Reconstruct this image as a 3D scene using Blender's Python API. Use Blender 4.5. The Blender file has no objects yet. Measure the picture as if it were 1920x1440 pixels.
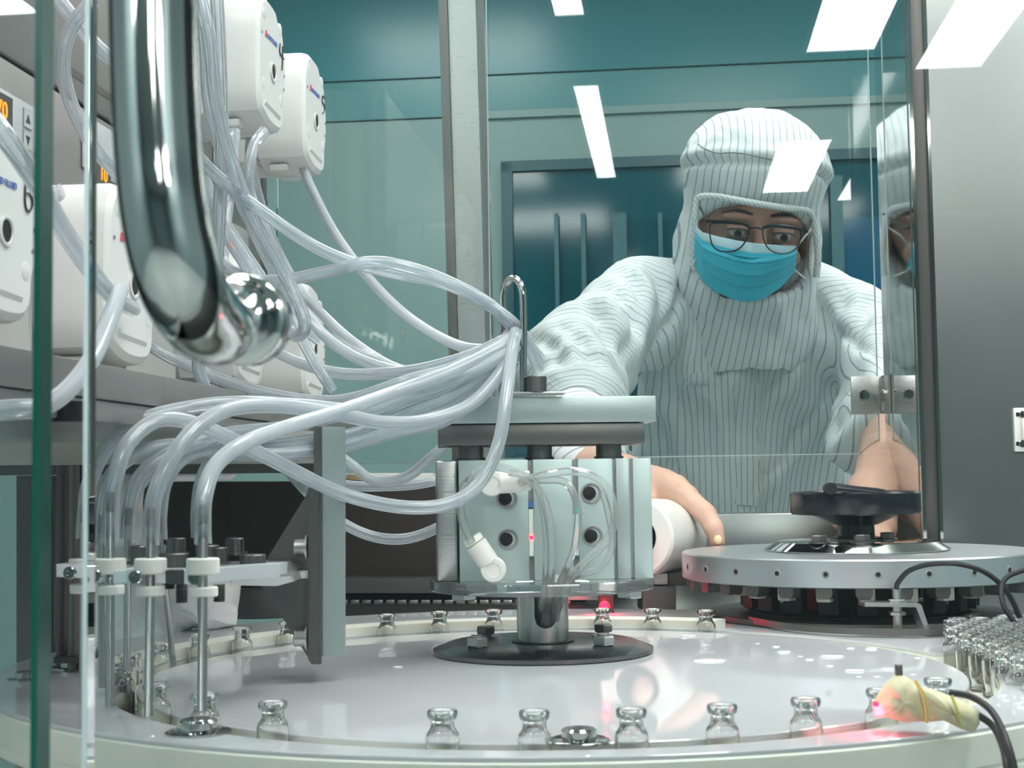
import bpy, bmesh, math, random
import numpy as np
from mathutils import Vector, Matrix, noise

# ---------------------------------------------------------------- camera, world, exposure
sc = bpy.context.scene
COL = sc.collection
R = math.radians
F_PX, HC = 2770.0, 0.1253
PITCH, ROLL = R(3.63), R(0.8)
_r0 = Vector((1, 0, 0)); _f0 = Vector((0, math.cos(PITCH), math.sin(PITCH))); _u0 = Vector((0, -math.sin(PITCH), math.cos(PITCH)))
CR = _r0 * math.cos(ROLL) - _u0 * math.sin(ROLL)
CU = _u0 * math.cos(ROLL) + _r0 * math.sin(ROLL)
CF = _f0
CAM = Vector((0, 0, HC))
cd = bpy.data.cameras.new('camera'); cam = bpy.data.objects.new('camera', cd); COL.objects.link(cam)
cd.sensor_width = 36.0; cd.lens = 36.0 * F_PX / 1920.0
m3 = Matrix((CR, CU, -CF)).transposed()
cam.matrix_world = Matrix.Translation(CAM) @ m3.to_4x4()
cd.clip_start = 0.02; cd.clip_end = 60
cd.dof.use_dof = True; cd.dof.focus_distance = 1.35; cd.dof.aperture_fstop = 30.0
sc.camera = cam

def P(px, py, d):
    """point at world depth Y = d on the line of sight through pixel px, py (1920 x 1440)"""
    v = CF * F_PX + CR * (px - 960.0) + CU * (720.0 - py)
    return CAM + v * (d / v.y)

def G(px, py, z=0.0):
    v = CF * F_PX + CR * (px - 960.0) + CU * (720.0 - py)
    return CAM + v * ((z - HC) / v.z)

w = bpy.data.worlds.new('world'); sc.world = w; w.use_nodes = True
w.node_tree.nodes['Background'].inputs[0].default_value = (0.75, 0.85, 0.88, 1)
w.node_tree.nodes['Background'].inputs[1].default_value = 0.25
sc.view_settings.view_transform = 'Standard'; sc.view_settings.look = 'None'
sc.view_settings.gamma = 1.0; sc.view_settings.use_curve_mapping = False
sc.view_settings.exposure = 0.10
sc.cycles.use_denoising = True
sc.cycles.max_bounces = 14; sc.cycles.transparent_max_bounces = 40
sc.cycles.transmission_bounces = 12; sc.cycles.glossy_bounces = 6; sc.cycles.diffuse_bounces = 4
sc.cycles.sample_clamp_indirect = 6.0
LAMP = 14.0
ZF = -0.9          # floor level; z = 0 is the top of the turntable
ZC = 1.60          # ceiling level

# ---------------------------------------------------------------- materials
MATS = {}
def nodemat(name):
    m = bpy.data.materials.new(name); m.use_nodes = True
    MATS[name] = m
    return m, m.node_tree, m.node_tree.nodes['Principled BSDF']
def pmat(name, col, rough=0.5, metal=0.0, bump=0.0, bscale=40, stretch=None, var=0.0, spec=0.5, coat=0.0, trans=0.0, ior=1.45, sss=0.0, emit=None, es=0.0, rvar=0.0, alpha=1.0):
    m, nt, b = nodemat(name)
    b.inputs['Base Color'].default_value = (*col, 1)
    b.inputs['Roughness'].default_value = rough
    b.inputs['Metallic'].default_value = metal
    b.inputs['Specular IOR Level'].default_value = spec
    b.inputs['Coat Weight'].default_value = coat
    b.inputs['Transmission Weight'].default_value = trans
    b.inputs['IOR'].default_value = ior
    b.inputs['Alpha'].default_value = alpha
    if sss: 
        b.inputs['Subsurface Weight'].default_value = sss; b.inputs['Subsurface Scale'].default_value = 0.01
    if emit:
        b.inputs['Emission Color'].default_value = (*emit, 1); b.inputs['Emission Strength'].default_value = es
    if bump or var or rvar:
        tc = nt.nodes.new('ShaderNodeTexCoord'); mp = nt.nodes.new('ShaderNodeMapping')
        nt.links.new(tc.outputs['Object'], mp.inputs['Vector'])
        if stretch: mp.inputs['Scale'].default_value = stretch
        nz = nt.nodes.new('ShaderNodeTexNoise'); nz.inputs['Scale'].default_value = bscale; nz.inputs['Detail'].default_value = 4
        nt.links.new(mp.outputs[0], nz.inputs['Vector'])
        if bump:
            bp = nt.nodes.new('ShaderNodeBump'); bp.inputs['Strength'].default_value = bump; bp.inputs['Distance'].default_value = 0.002
            nt.links.new(nz.outputs[0], bp.inputs['Height']); nt.links.new(bp.outputs[0], b.inputs['Normal'])
        if var:
            mx = nt.nodes.new('ShaderNodeMix'); mx.data_type = 'RGBA'
            mx.inputs[6].default_value = (*[c * (1 - var) for c in col], 1); mx.inputs[7].default_value = (*[min(1, c * (1 + var)) for c in col], 1)
            nt.links.new(nz.outputs[0], mx.inputs[0]); nt.links.new(mx.outputs[2], b.inputs['Base Color'])
        if rvar:
            mr = nt.nodes.new('ShaderNodeMapRange'); mr.inputs['To Min'].default_value = max(0, rough - rvar); mr.inputs['To Max'].default_value = rough + rvar
            nt.links.new(nz.outputs[0], mr.inputs['Value']); nt.links.new(mr.outputs[0], b.inputs['Roughness'])
    return m
def glassmat(name, tint=(1, 1, 1), refl=1.0, rough=0.0, milk=0.0, milkcol=(0.9, 0.95, 0.95), ior=1.5):
    """flat pane: clear, with a fresnel reflection, optional slight milkiness"""
    m, nt, b = nodemat(name); nt.nodes.remove(b)
    out = nt.nodes['Material Output']
    tr = nt.nodes.new('ShaderNodeBsdfTransparent'); tr.inputs[0].default_value = (*tint, 1)
    gl = nt.nodes.new('ShaderNodeBsdfGlossy'); gl.inputs['Roughness'].default_value = rough; gl.inputs[0].default_value = (refl, refl, refl, 1)
    fr = nt.nodes.new('ShaderNodeFresnel'); fr.inputs[0].default_value = ior
    mx = nt.nodes.new('ShaderNodeMixShader')
    nt.links.new(fr.outputs[0], mx.inputs[0])
    base = tr.outputs[0]
    if milk:
        df = nt.nodes.new('ShaderNodeBsdfDiffuse'); df.inputs[0].default_value = (*milkcol, 1)
        m2 = nt.nodes.new('ShaderNodeMixShader'); m2.inputs[0].default_value = milk
        nt.links.new(tr.outputs[0], m2.inputs[1]); nt.links.new(df.outputs[0], m2.inputs[2]); base = m2.outputs[0]
    nt.links.new(base, mx.inputs[1]); nt.links.new(gl.outputs[0], mx.inputs[2])
    nt.links.new(mx.outputs[0], out.inputs[0])
    return m
def tubemat(name, col, clear=0.4, rim=0.85, gloss=0.12):
    """translucent silicone: clearer where seen square on, denser toward the rim of the wall"""
    m, nt, b = nodemat(name); nt.nodes.remove(b)
    out = nt.nodes['Material Output']
    tr = nt.nodes.new('ShaderNodeBsdfTransparent'); tr.inputs[0].default_value = (0.97, 0.985, 1, 1)
    df = nt.nodes.new('ShaderNodeBsdfDiffuse'); df.inputs[0].default_value = (*col, 1)
    tl = nt.nodes.new('ShaderNodeBsdfTranslucent'); tl.inputs[0].default_value = (*col, 1)
    ad = nt.nodes.new('ShaderNodeMixShader'); ad.inputs[0].default_value = 0.55
    nt.links.new(df.outputs[0], ad.inputs[1]); nt.links.new(tl.outputs[0], ad.inputs[2])
    lw = nt.nodes.new('ShaderNodeLayerWeight'); lw.inputs[0].default_value = 0.5
    mr = nt.nodes.new('ShaderNodeMapRange'); mr.inputs['From Min'].default_value = 0.1; mr.inputs['From Max'].default_value = 0.75
    mr.inputs['To Min'].default_value = 1 - clear; mr.inputs['To Max'].default_value = rim
    nt.links.new(lw.outputs['Facing'], mr.inputs['Value'])
    mx = nt.nodes.new('ShaderNodeMixShader'); nt.links.new(mr.outputs[0], mx.inputs[0])
    nt.links.new(tr.outputs[0], mx.inputs[1]); nt.links.new(ad.outputs[0], mx.inputs[2])
    gl = nt.nodes.new('ShaderNodeBsdfGlossy'); gl.inputs['Roughness'].default_value = gloss
    fr = nt.nodes.new('ShaderNodeFresnel'); fr.inputs[0].default_value = 1.41
    m3_ = nt.nodes.new('ShaderNodeMixShader'); nt.links.new(fr.outputs[0], m3_.inputs[0])
    nt.links.new(mx.outputs[0], m3_.inputs[1]); nt.links.new(gl.outputs[0], m3_.inputs[2])
    nt.links.new(m3_.outputs[0], out.inputs[0])
    return m
def emimat(name, col, s):
    m, nt, b = nodemat(name); nt.nodes.remove(b)
    e = nt.nodes.new('ShaderNodeEmission'); e.inputs[0].default_value = (*col, 1); e.inputs[1].default_value = s
    nt.links.new(e.outputs[0], nt.nodes['Material Output'].inputs[0])
    return m

M = {}
M['floor'] = pmat('floor_vinyl', (0.40, 0.47, 0.46), 0.35, var=0.06, bscale=6)
M['ceil'] = pmat('ceiling_panel', (0.42, 0.50, 0.50), 0.5, var=0.02, bscale=3)
M['wall'] = pmat('cleanroom_wall', (0.24, 0.34, 0.35), 0.4, var=0.02, bscale=3)
M['tealdeep'] = pmat('teal_wall_upper_shade', (0.040, 0.225, 0.265), 0.25, var=0.10, bscale=1.2, stretch=(1, 1, 4))
M['tealmid'] = pmat('teal_wall_middle_shade', (0.085, 0.265, 0.285), 0.25, var=0.08, bscale=1.2, stretch=(1, 1, 4))
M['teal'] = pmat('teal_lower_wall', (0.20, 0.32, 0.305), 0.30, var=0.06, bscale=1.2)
M['darkwin'] = pmat('dark_window', (0.004, 0.075, 0.10), 0.08, var=0.25, bscale=1.5, spec=0.5)
M['blue'] = pmat('deep_blue_glass', (0.006, 0.085, 0.16), 0.1, var=0.15, bscale=2)
M['steel'] = pmat('brushed_steel', (0.56, 0.56, 0.55), 0.30, 1.0, bump=0.10, bscale=60, stretch=(1, 1, 22), rvar=0.07)
M['steelh'] = pmat('brushed_steel_level', (0.55, 0.55, 0.54), 0.32, 1.0, bump=0.10, bscale=60, stretch=(1, 22, 22), rvar=0.07)
M['steeldark'] = pmat('dark_steel', (0.20, 0.19, 0.185), 0.38, 1.0, bump=0.06, bscale=50, rvar=0.08)  # one even dark steel colour
M['steelwall'] = pmat('polished_steel_sheet', (0.37, 0.39, 0.385), 0.25, 1.0, bump=0.01, bscale=3, stretch=(1, 1, 1), rvar=0.05)
M['mirror'] = pmat('mirror_steel', (0.66, 0.68, 0.67), 0.045, 1.0, bump=0.02, bscale=6)
M['chrome'] = pmat('chrome', (0.50, 0.51, 0.50), 0.05, 1.0)
M['alu'] = pmat('anodised_aluminium', (0.50, 0.60, 0.585), 0.42, 0.55, bump=0.03, bscale=200, var=0.04)
M['aluplate'] = pmat('aluminium_plate', (0.47, 0.54, 0.53), 0.36, 0.7, bump=0.05, bscale=90, stretch=(1, 12, 12), var=0.03)
M['aludisc'] = pmat('aluminium_disc', (0.60, 0.63, 0.65), 0.33, 0.85, bump=0.03, bscale=120, rvar=0.05)
M['aluwhite'] = pmat('bright_aluminium_bar', (0.72, 0.75, 0.78), 0.35, 0.5)
M['grey'] = pmat('dark_grey_steel', (0.13, 0.125, 0.12), 0.42, 0.8, bump=0.05, bscale=70)
M['flange'] = pmat('flange_steel', (0.19, 0.19, 0.195), 0.24, 1.0, rvar=0.08, bscale=30)
M['brown'] = pmat('dark_brown_steel', (0.060, 0.046, 0.043), 0.34, 0.6, var=0.35, bscale=7, rvar=0.1)
M['black'] = pmat('black_bakelite', (0.008, 0.009, 0.014), 0.22)
M['rubber'] = pmat('black_rubber', (0.012, 0.012, 0.014), 0.45)
M['hole'] = pmat('black_recess', (0.006, 0.005, 0.005), 0.7)
M['white'] = pmat('white_pump_plastic', (0.78, 0.78, 0.77), 0.28, sss=0.0)
M['whitesoft'] = pmat('white_nylon', (0.80, 0.79, 0.76), 0.45)
M['cream'] = pmat('cream_polyethylene', (0.90, 0.885, 0.80), 0.38, var=0.03, bscale=9, sss=0.25)
M['gloss'] = pmat('glossy_white_sheet', (0.64, 0.66, 0.69), 0.045, var=0.02, bscale=3, spec=0.9)
M['ptfe'] = pmat('white_bushing', (0.86, 0.85, 0.81), 0.5)
M['skin'] = pmat('brown_skin', (0.36, 0.19, 0.145), 0.5, var=0.08, bscale=30)
M['lip'] = pmat('lid_skin', (0.22, 0.11, 0.09), 0.5)
M['hair'] = pmat('black_brow_hair', (0.045, 0.03, 0.027), 0.7, bump=0.5, bscale=400)
M['satin'] = pmat('satin_grey_steel', (0.30, 0.295, 0.285), 0.36, 0.6, bump=0.04, bscale=40, stretch=(1, 20, 20), var=0.06)
M['winframe'] = pmat('dark_teal_frame', (0.010, 0.075, 0.095), 0.25)
M['mullion'] = pmat('teal_mullion', (0.03, 0.125, 0.145), 0.25)
M['beam'] = pmat('satin_steel_beam', (0.62, 0.60, 0.57), 0.38, 0.5, bump=0.05, bscale=40, stretch=(1, 20, 20))
M['glove'] = pmat('latex_glove', (0.66, 0.42, 0.32), 0.42, bump=0.10, bscale=120, var=0.04, sss=0.1)
M['gcuff'] = pmat('cream_glove_cuff', (0.80, 0.78, 0.62), 0.5, bump=0.2, bscale=150)
M['nail'] = pmat('finger_nail', (0.85, 0.68, 0.42), 0.35)
M['maskblue'] = pmat('blue_mask_cloth', (0.055, 0.52, 0.70), 0.7, bump=0.08, bscale=500, var=0.04)
M['maskpale'] = pmat('pale_mask_band', (0.42, 0.62, 0.68), 0.7, bump=0.05, bscale=400)
M['frame'] = pmat('black_spectacle_frame', (0.012, 0.012, 0.012), 0.25)
M['eye'] = pmat('eye_white', (0.6, 0.55, 0.52), 0.2)
M['iris'] = pmat('dark_iris', (0.02, 0.012, 0.01), 0.1)
M['red'] = pmat('red_mark', (0.80, 0.08, 0.14), 0.4)
M['bluemark'] = pmat('blue_lettering', (0.09, 0.17, 0.50), 0.4)
M['ink'] = pmat('marker_ink', (0.05, 0.045, 0.05), 0.5)
M['slot'] = pmat('grey_slot', (0.28, 0.28, 0.27), 0.5)
M['plate'] = pmat('display_plate', (0.50, 0.53, 0.53), 0.25)
M['screen'] = pmat('dark_screen', (0.05, 0.045, 0.045), 0.1)
M['orange'] = emimat('orange_digits', (1.0, 0.22, 0.02), 3.0)
M['tape'] = pmat('yellow_masking_tape', (0.74, 0.71, 0.48), 0.55, bump=0.25, bscale=60, var=0.06, sss=0.15)
M['tapeedge'] = pmat('tape_edge', (0.70, 0.68, 0.22), 0.5)
M['laser'] = emimat('red_laser', (1.0, 0.006, 0.022), 14.0)
M['lamp'] = emimat('lamp_diffuser', (1.0, 0.985, 0.96), LAMP)
M['lampframe'] = pmat('lamp_frame', (0.8, 0.8, 0.8), 0.4)
M['edgedark'] = pmat('dark_green_glass_edge', (0.005, 0.075, 0.055), 0.2, trans=0.0)
M['edgepale'] = pmat('pale_glass_edge', (0.72, 0.86, 0.88), 0.3)
M['edgelight'] = pmat('bright_sheet_edge', (0.72, 0.85, 0.84), 0.3)
M['pane'] = glassmat('front_glass', (0.97, 0.99, 0.985), 1.0)
M['poly'] = glassmat('clear_sheet', (0.95, 0.975, 0.972), 1.0)
M['disc'] = glassmat('clear_acrylic', (0.86, 0.89, 0.88), 1.0, milk=0.12)
M['glass'] = pmat('vial_glass', (0.97, 0.98, 0.97), 0.0, trans=1.0, ior=1.47)
M['lens'] = glassmat('spectacle_lens', (0.97, 0.98, 1.0), 1.0)
M['tube'] = tubemat('silicone_tube', (0.90, 0.955, 1.0), 0.80, 0.94)
M['tubeclear'] = tubemat('clear_air_hose', (0.82, 0.83, 0.79), 0.78, 0.72, 0.06)
M['film'] = pmat('white_plastic_film', (0.93, 0.94, 0.95), 0.3, sss=0.2, bump=0.2, bscale=60)
M['bag'] = tubemat('plastic_bag_film', (0.92, 0.94, 0.96), 0.02, 1.0, 0.15)
M['carton'] = pmat('white_carton', (0.85, 0.83, 0.79), 0.5, var=0.03)
M['cartonprint'] = pmat('brown_print', (0.62, 0.40, 0.22), 0.5)
M['needle'] = pmat('needle_steel', (0.45, 0.45, 0.45), 0.28, 1.0)
M['water'] = pmat('water_drop', (0.90, 0.91, 0.93), 0.03, spec=1.0)  # white base colour stands in for lamp reflections in the drops
M['turq'] = pmat('turquoise_plastic', (0.02, 0.45, 0.42), 0.35)

def clothmat():
    m, nt, b = nodemat('striped_cleanroom_cloth')
    b.inputs['Roughness'].default_value = 0.58; b.inputs['Specular IOR Level'].default_value = 0.35
    at = nt.nodes.new('ShaderNodeAttribute'); at.attribute_name = 'stripe'
    mu = nt.nodes.new('ShaderNodeMath'); mu.operation = 'MULTIPLY'; mu.inputs[1].default_value = 1.0 / 0.0086
    nt.links.new(at.outputs['Fac'], mu.inputs[0])
    fr = nt.nodes.new('ShaderNodeMath'); fr.operation = 'FRACT'; nt.links.new(mu.outputs[0], fr.inputs[0])
    sb = nt.nodes.new('ShaderNodeMath'); sb.operation = 'SUBTRACT'; sb.inputs[1].default_value = 0.5; nt.links.new(fr.outputs[0], sb.inputs[0])
    ab = nt.nodes.new('ShaderNodeMath'); ab.operation = 'ABSOLUTE'; nt.links.new(sb.outputs[0], ab.inputs[0])
    mr = nt.nodes.new('ShaderNodeMapRange'); mr.inputs['From Min'].default_value = 0.04; mr.inputs['From Max'].default_value = 0.11
    mr.inputs['To Min'].default_value = 1.0; mr.inputs['To Max'].default_value = 0.0
    nt.links.new(ab.outputs[0], mr.inputs['Value'])
    mx = nt.nodes.new('ShaderNodeMix'); mx.data_type = 'RGBA'
    mx.inputs[6].default_value = (0.80, 0.85, 0.85, 1); mx.inputs[7].default_value = (0.36, 0.43, 0.47, 1)
    nt.links.new(mr.outputs[0], mx.inputs[0]); nt.links.new(mx.outputs[2], b.inputs['Base Color'])
    tc = nt.nodes.new('ShaderNodeTexCoord')
    nz = nt.nodes.new('ShaderNodeTexNoise'); nz.inputs['Scale'].default_value = 22; nz.inputs['Detail'].default_value = 5; nz.inputs['Distortion'].default_value = 1.2
    nt.links.new(tc.outputs['Object'], nz.inputs['Vector'])
    bp = nt.nodes.new('ShaderNodeBump'); bp.inputs['Strength'].default_value = 0.35; bp.inputs['Distance'].default_value = 0.008
    nt.links.new(nz.outputs[0], bp.inputs['Height']); nt.links.new(bp.outputs[0], b.inputs['Normal'])
    return m
M['cloth'] = clothmat()

# ---------------------------------------------------------------- mesh helpers
def frame_of(axis):
    a = Vector(axis).normalized()
    t = Vector((0, 0, 1)) if abs(a.z) < 0.9 else Vector((1, 0, 0))
    u = t.cross(a).normalized(); v = a.cross(u)
    return u, v, a
def rotz(p, a):
    c, s = math.cos(a), math.sin(a)
    return Vector((p[0] * c - p[1] * s, p[0] * s + p[1] * c, p[2]))
class MB:
    def __init__(s): s.bm = bmesh.new()
    def hull_box(s, c8, bevel=0.0, seg=2):
        vs = [s.bm.verts.new(c) for c in c8]
        fs = [s.bm.faces.new([vs[i] for i in f]) for f in ((0, 3, 2, 1), (4, 5, 6, 7), (0, 1, 5, 4), (1, 2, 6, 5), (2, 3, 7, 6), (3, 0, 4, 7))]
        if bevel:
            es = {e for f in fs for e in f.edges}
            bmesh.ops.bevel(s.bm, geom=list(es), offset=bevel, segments=seg, affect='EDGES', profile=0.5)
        return s
    def box(s, c, size, rot=0.0, bevel=0.0, seg=2, mat=None):
        hx, hy, hz = size[0] / 2, size[1] / 2, size[2] / 2
        pts = [(-hx, -hy, -hz), (hx, -hy, -hz), (hx, hy, -hz), (-hx, hy, -hz), (-hx, -hy, hz), (hx, -hy, hz), (hx, hy, hz), (-hx, hy, hz)]
        c = Vector(c)
        if mat is not None: pts = [c + mat @ Vector(p) for p in pts]
        else: pts = [c + rotz(p, rot) for p in pts]
        return s.hull_box(pts, bevel, seg)
    def rings(s, rings, closed=True, cap0=True, cap1=True):
        V = [[s.bm.verts.new(p) for p in r] for r in rings]
        n = len(V[0])
        for a, b in zip(V[:-1], V[1:]):
            for i in range(n if closed else n - 1):
                j = (i + 1) % n
                s.bm.faces.new((a[i], a[j], b[j], b[i]))
        if closed and cap0: s.bm.faces.new(list(reversed(V[0])))
        if closed and cap1: s.bm.faces.new(V[-1])
        return s
    def lathe(s, prof, c, axis=(0, 0, 1), n=32, cap0=True, cap1=True):
        """prof: list of (radius, height along axis)"""
        u, v, a = frame_of(axis); c = Vector(c)
        rr = []
        for r, h in prof:
            r = max(r, 1e-5)
            rr.append([c + a * h + u * (r * math.cos(2 * math.pi * i / n)) + v * (r * math.sin(2 * math.pi * i / n)) for i in range(n)])
        return s.rings(rr, True, cap0, cap1)
    def cyl(s, a, b, r, r2=None, n=24, bev=0.0):
        a, b = Vector(a), Vector(b); L = (b - a).length; r2 = r if r2 is None else r2
        pr = [(r, 0), (r2, L)] if not bev else [(r - bev, 0), (r, bev), (r2, L - bev), (r2 - bev, L)]
        return s.lathe(pr, a, b - a, n)
    def hexa(s, c, axis, r, h, n=6):
        return s.lathe([(r * 0.92, 0), (r, h * 0.12), (r, h * 0.85), (r * 0.88, h)], c, axis, n)
    def tube(s, pts, r, n=12, caps=True, radii=None):
        pts = [Vector(p) for p in pts]
        rr = []; prev = None
        for i, p in enumerate(pts):
            t = (pts[min(i + 1, len(pts) - 1)] - pts[max(i - 1, 0)]).normalized()
            if prev is None:
                u, v, _ = frame_of(t)
            else:
                u = (prev - t * prev.dot(t)).normalized(); v = t.cross(u)
            prev = u
            q = radii[i] if radii else r
            rr.append([p + u * (q * math.cos(2 * math.pi * k / n)) + v * (q * math.sin(2 * math.pi * k / n)) for k in range(n)])
        return s.rings(rr, True, caps, caps)
    def prism(s, poly, d, bevel=0.0, seg=2):
        """poly: list of 3-D points (planar), extruded by vector d"""
        d = Vector(d); a = [s.bm.verts.new(p) for p in poly]; b = [s.bm.verts.new(Vector(p) + d) for p in poly]
        n = len(a); fs = [s.bm.faces.new(list(reversed(a))), s.bm.faces.new(b)]
        for i in range(n):
            j = (i + 1) % n; fs.append(s.bm.faces.new((a[i], a[j], b[j], b[i])))
        if bevel:
            es = {e for f in fs[:2] for e in f.edges}
            bmesh.ops.bevel(s.bm, geom=list(es), offset=bevel, segments=seg, affect='EDGES')
        return s
    def ball(s, c, r, n=16, sq=(1, 1, 1)):
        c = Vector(c)
        rr = []
        for i in range(1, n // 2):
            a = math.pi * i / (n // 2)
            rr.append([c + Vector((r * sq[0] * math.sin(a) * math.cos(2 * math.pi * k / n), r * sq[1] * math.sin(a) * math.sin(2 * math.pi * k / n), -r * sq[2] * math.cos(a))) for k in range(n)])
        return s.rings(rr)
    def build(s, name, mat, parent=None, smooth=True, ang=35, label=None, origin=None):
        bmesh.ops.recalc_face_normals(s.bm, faces=s.bm.faces[:])
        me = bpy.data.meshes.new(name); 
        if origin is not None:
            bmesh.ops.translate(s.bm, vec=-Vector(origin), verts=s.bm.verts[:])
        s.bm.to_mesh(me); s.bm.free()
        o = bpy.data.objects.new(name, me); COL.objects.link(o)
        if isinstance(mat, str): mat = M[mat]
        me.materials.append(mat)
        if smooth: 
            me.shade_smooth()
            if ang < 180: me.set_sharp_from_angle(angle=R(ang))
        if origin is not None: o.location = Vector(origin)
        if parent is not None:
            o.parent = parent
            # children are authored in world space: cancel the parent's placement
            o.matrix_parent_inverse = parent.matrix_basis.inverted()
        if label: o['label'] = label
        return o
def thing(name, label, cat, loc=(0, 0, 0), group=None, rz=0.0):
    o = bpy.data.objects.new(name, None); COL.objects.link(o); o.empty_display_size = 0.02
    o.location = loc; o.rotation_euler = (0, 0, rz)
    o['label'] = label; o['category'] = cat
    if group: o['group'] = group
    return o
def tag(o, label, cat, group=None):
    o['label'] = label; o['category'] = cat
    if group: o['group'] = group
    return o
def struct(name, mb, mat, parent=None, **k):
    o = mb.build(name, mat, parent, **k)
    if parent is None: o['kind'] = 'structure'
    return o
def crom(pts, n=8):
    pts = [Vector(p) for p in pts]; out = []
    q = [pts[0] * 2 - pts[1]] + pts + [pts[-1] * 2 - pts[-2]]
    for i in range(1, len(q) - 2):
        a, b, c, d = q[i - 1:i + 3]
        for k in range(n):
            t = k / n
            out.append(0.5 * ((2 * b) + (c - a) * t + (2 * a - 5 * b + 4 * c - d) * t * t + (3 * b - a - 3 * c + d) * t ** 3))
    out.append(pts[-1]); return out
def text(name, body, size, mat, parent, mtx, extr=0.0002, align='LEFT'):
    cu = bpy.data.curves.new(name, 'FONT'); cu.body = body; cu.size = size; cu.extrude = extr; cu.align_x = align; cu.align_y = 'CENTER'
    tmp = bpy.data.objects.new(name, cu); COL.objects.link(tmp); cu.materials.append(M[mat])
    bpy.context.view_layer.update()
    me = bpy.data.meshes.new_from_object(tmp.evaluated_get(bpy.context.evaluated_depsgraph_get())); bpy.data.objects.remove(tmp)
    me.name = name; o = bpy.data.objects.new(name, me); COL.objects.link(o)
    o.parent = parent; o.matrix_parent_inverse = parent.matrix_basis.inverted(); o.matrix_basis = mtx
    return o
def bolt(parent, c, axis=(0, 0, 1), r=0.006, h=0.006, mat='steeldark', washer=True, name='bolt', below=0.0):
    mb = MB(); a = Vector(axis).normalized(); c = Vector(c)
    if washer: mb.lathe([(r * 1.35, 0), (r * 1.35, h * 0.22)], c, a, 20)
    mb.hexa(c + a * (h * 0.22), a, r, h)
    mb.cyl(c - a * (below + 0.001), c + a * 0.0005, r * 0.5, n=12)
    return mb.build(name, mat, parent, ang=30)
def socket_screw(parent, c, axis, r=0.005, h=0.005, mat='chrome', name='socket_screw'):
    mb = MB(); a = Vector(axis).normalized(); c = Vector(c)
    mb.lathe([(r, 0), (r, h * 0.8), (r * 0.88, h), (r * 0.5, h), (r * 0.5, h * 0.4)], c, a, 20)
    return mb.build(name, mat, parent, ang=30)

# surface nets on a signed distance field
def sdf_mesh(fn, lo, hi, step):
    lo = np.array(lo, float); hi = np.array(hi, float)
    n = np.ceil((hi - lo) / step).astype(int) + 1
    ax = [lo[i] + step * np.arange(n[i]) for i in range(3)]
    X, Y, Z = np.meshgrid(*ax, indexing='ij')
    D = fn(X, Y, Z)
    ins = D < 0
    c = [ins[i:i + n[0] - 1, j:j + n[1] - 1, k:k + n[2] - 1] for i in (0, 1) for j in (0, 1) for k in (0, 1)]
    s = sum(a.astype(np.int8) for a in c)
    act = (s > 0) & (s < 8)
    idx = -np.ones(act.shape, int); cells = np.argwhere(act); idx[act] = np.arange(len(cells))
    acc = np.zeros((len(cells), 3)); cnt = np.zeros(len(cells))
    ci, cj, ck = cells.T
    for (a, b) in [((0,0,0),(1,0,0)),((0,1,0),(1,1,0)),((0,0,1),(1,0,1)),((0,1,1),(1,1,1)),((0,0,0),(0,1,0)),((1,0,0),(1,1,0)),((0,0,1),(0,1,1)),((1,0,1),(1,1,1)),((0,0,0),(0,0,1)),((1,0,0),(1,0,1)),((0,1,0),(0,1,1)),((1,1,0),(1,1,1))]:
        da = D[ci + a[0], cj + a[1], ck + a[2]]; db = D[ci + b[0], cj + b[1], ck + b[2]]
        m = (da < 0) != (db < 0)
        t = np.where(m, da / np.where(m, da - db, 1), 0)
        p = np.array(a)[None] + t[:, None] * (np.array(b) - np.array(a))[None]
        acc += np.where(m[:, None], p, 0); cnt += m
    V = lo + (cells + acc / cnt[:, None]) * step
    faces = []
    for axis in range(3):
        sl0 = [slice(None)] * 3; sl1 = [slice(None)] * 3
        sl0[axis] = slice(0, -1); sl1[axis] = slice(1, None)
        a = ins[tuple(sl0)]; b = ins[tuple(sl1)]
        e = np.argwhere(a != b)
        o1, o2 = [(1, 2), (2, 0), (0, 1)][axis]
        e = e[(e[:, o1] > 0) & (e[:, o2] > 0) & (e[:, o1] < n[o1] - 1) & (e[:, o2] < n[o2] - 1)]
        fl = a[tuple(e.T)]
        q = []
        for (da_, db_) in ((-1, -1), (0, -1), (0, 0), (-1, 0)):
            g = e.copy(); g[:, o1] += da_; g[:, o2] += db_
            q.append(idx[tuple(g.T)])
        q = np.stack(q, 1); q[~fl] = q[~fl][:, ::-1]
        faces.append(q)
    Fq = np.concatenate(faces)
    Fq = Fq[(Fq >= 0).all(1)]
    return V, Fq
def np_obj(name, V, Fq, mat, parent=None, label=None, attr=None, smooth_iter=0):
    me = bpy.data.meshes.new(name); me.from_pydata(V.tolist(), [], Fq.tolist()); me.update()
    me.shade_smooth(); me.materials.append(M[mat])
    if attr is not None:
        at = me.attributes.new('stripe', 'FLOAT', 'POINT'); at.data.foreach_set('value', attr.astype(np.float32))
    o = bpy.data.objects.new(name, me); COL.objects.link(o)
    if parent is not None:
        o.parent = parent; o.matrix_parent_inverse = parent.matrix_basis.inverted()
    if label: o['label'] = label
    return o
def relax(V, Fq, it=3, lam=0.5):
    E = np.concatenate([Fq[:, [0, 1]], Fq[:, [1, 2]], Fq[:, [2, 3]], Fq[:, [3, 0]]])
    for _ in range(it):
        s = np.zeros_like(V); c = np.zeros(len(V))
        for a, b in ((0, 1), (1, 0)):
            for k in range(3): s[:, k] += np.bincount(E[:, a], V[E[:, b], k], len(V))
            c += np.bincount(E[:, a], minlength=len(V))
        V = V + lam * (s / np.maximum(c, 1)[:, None] - V)
    return V
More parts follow.
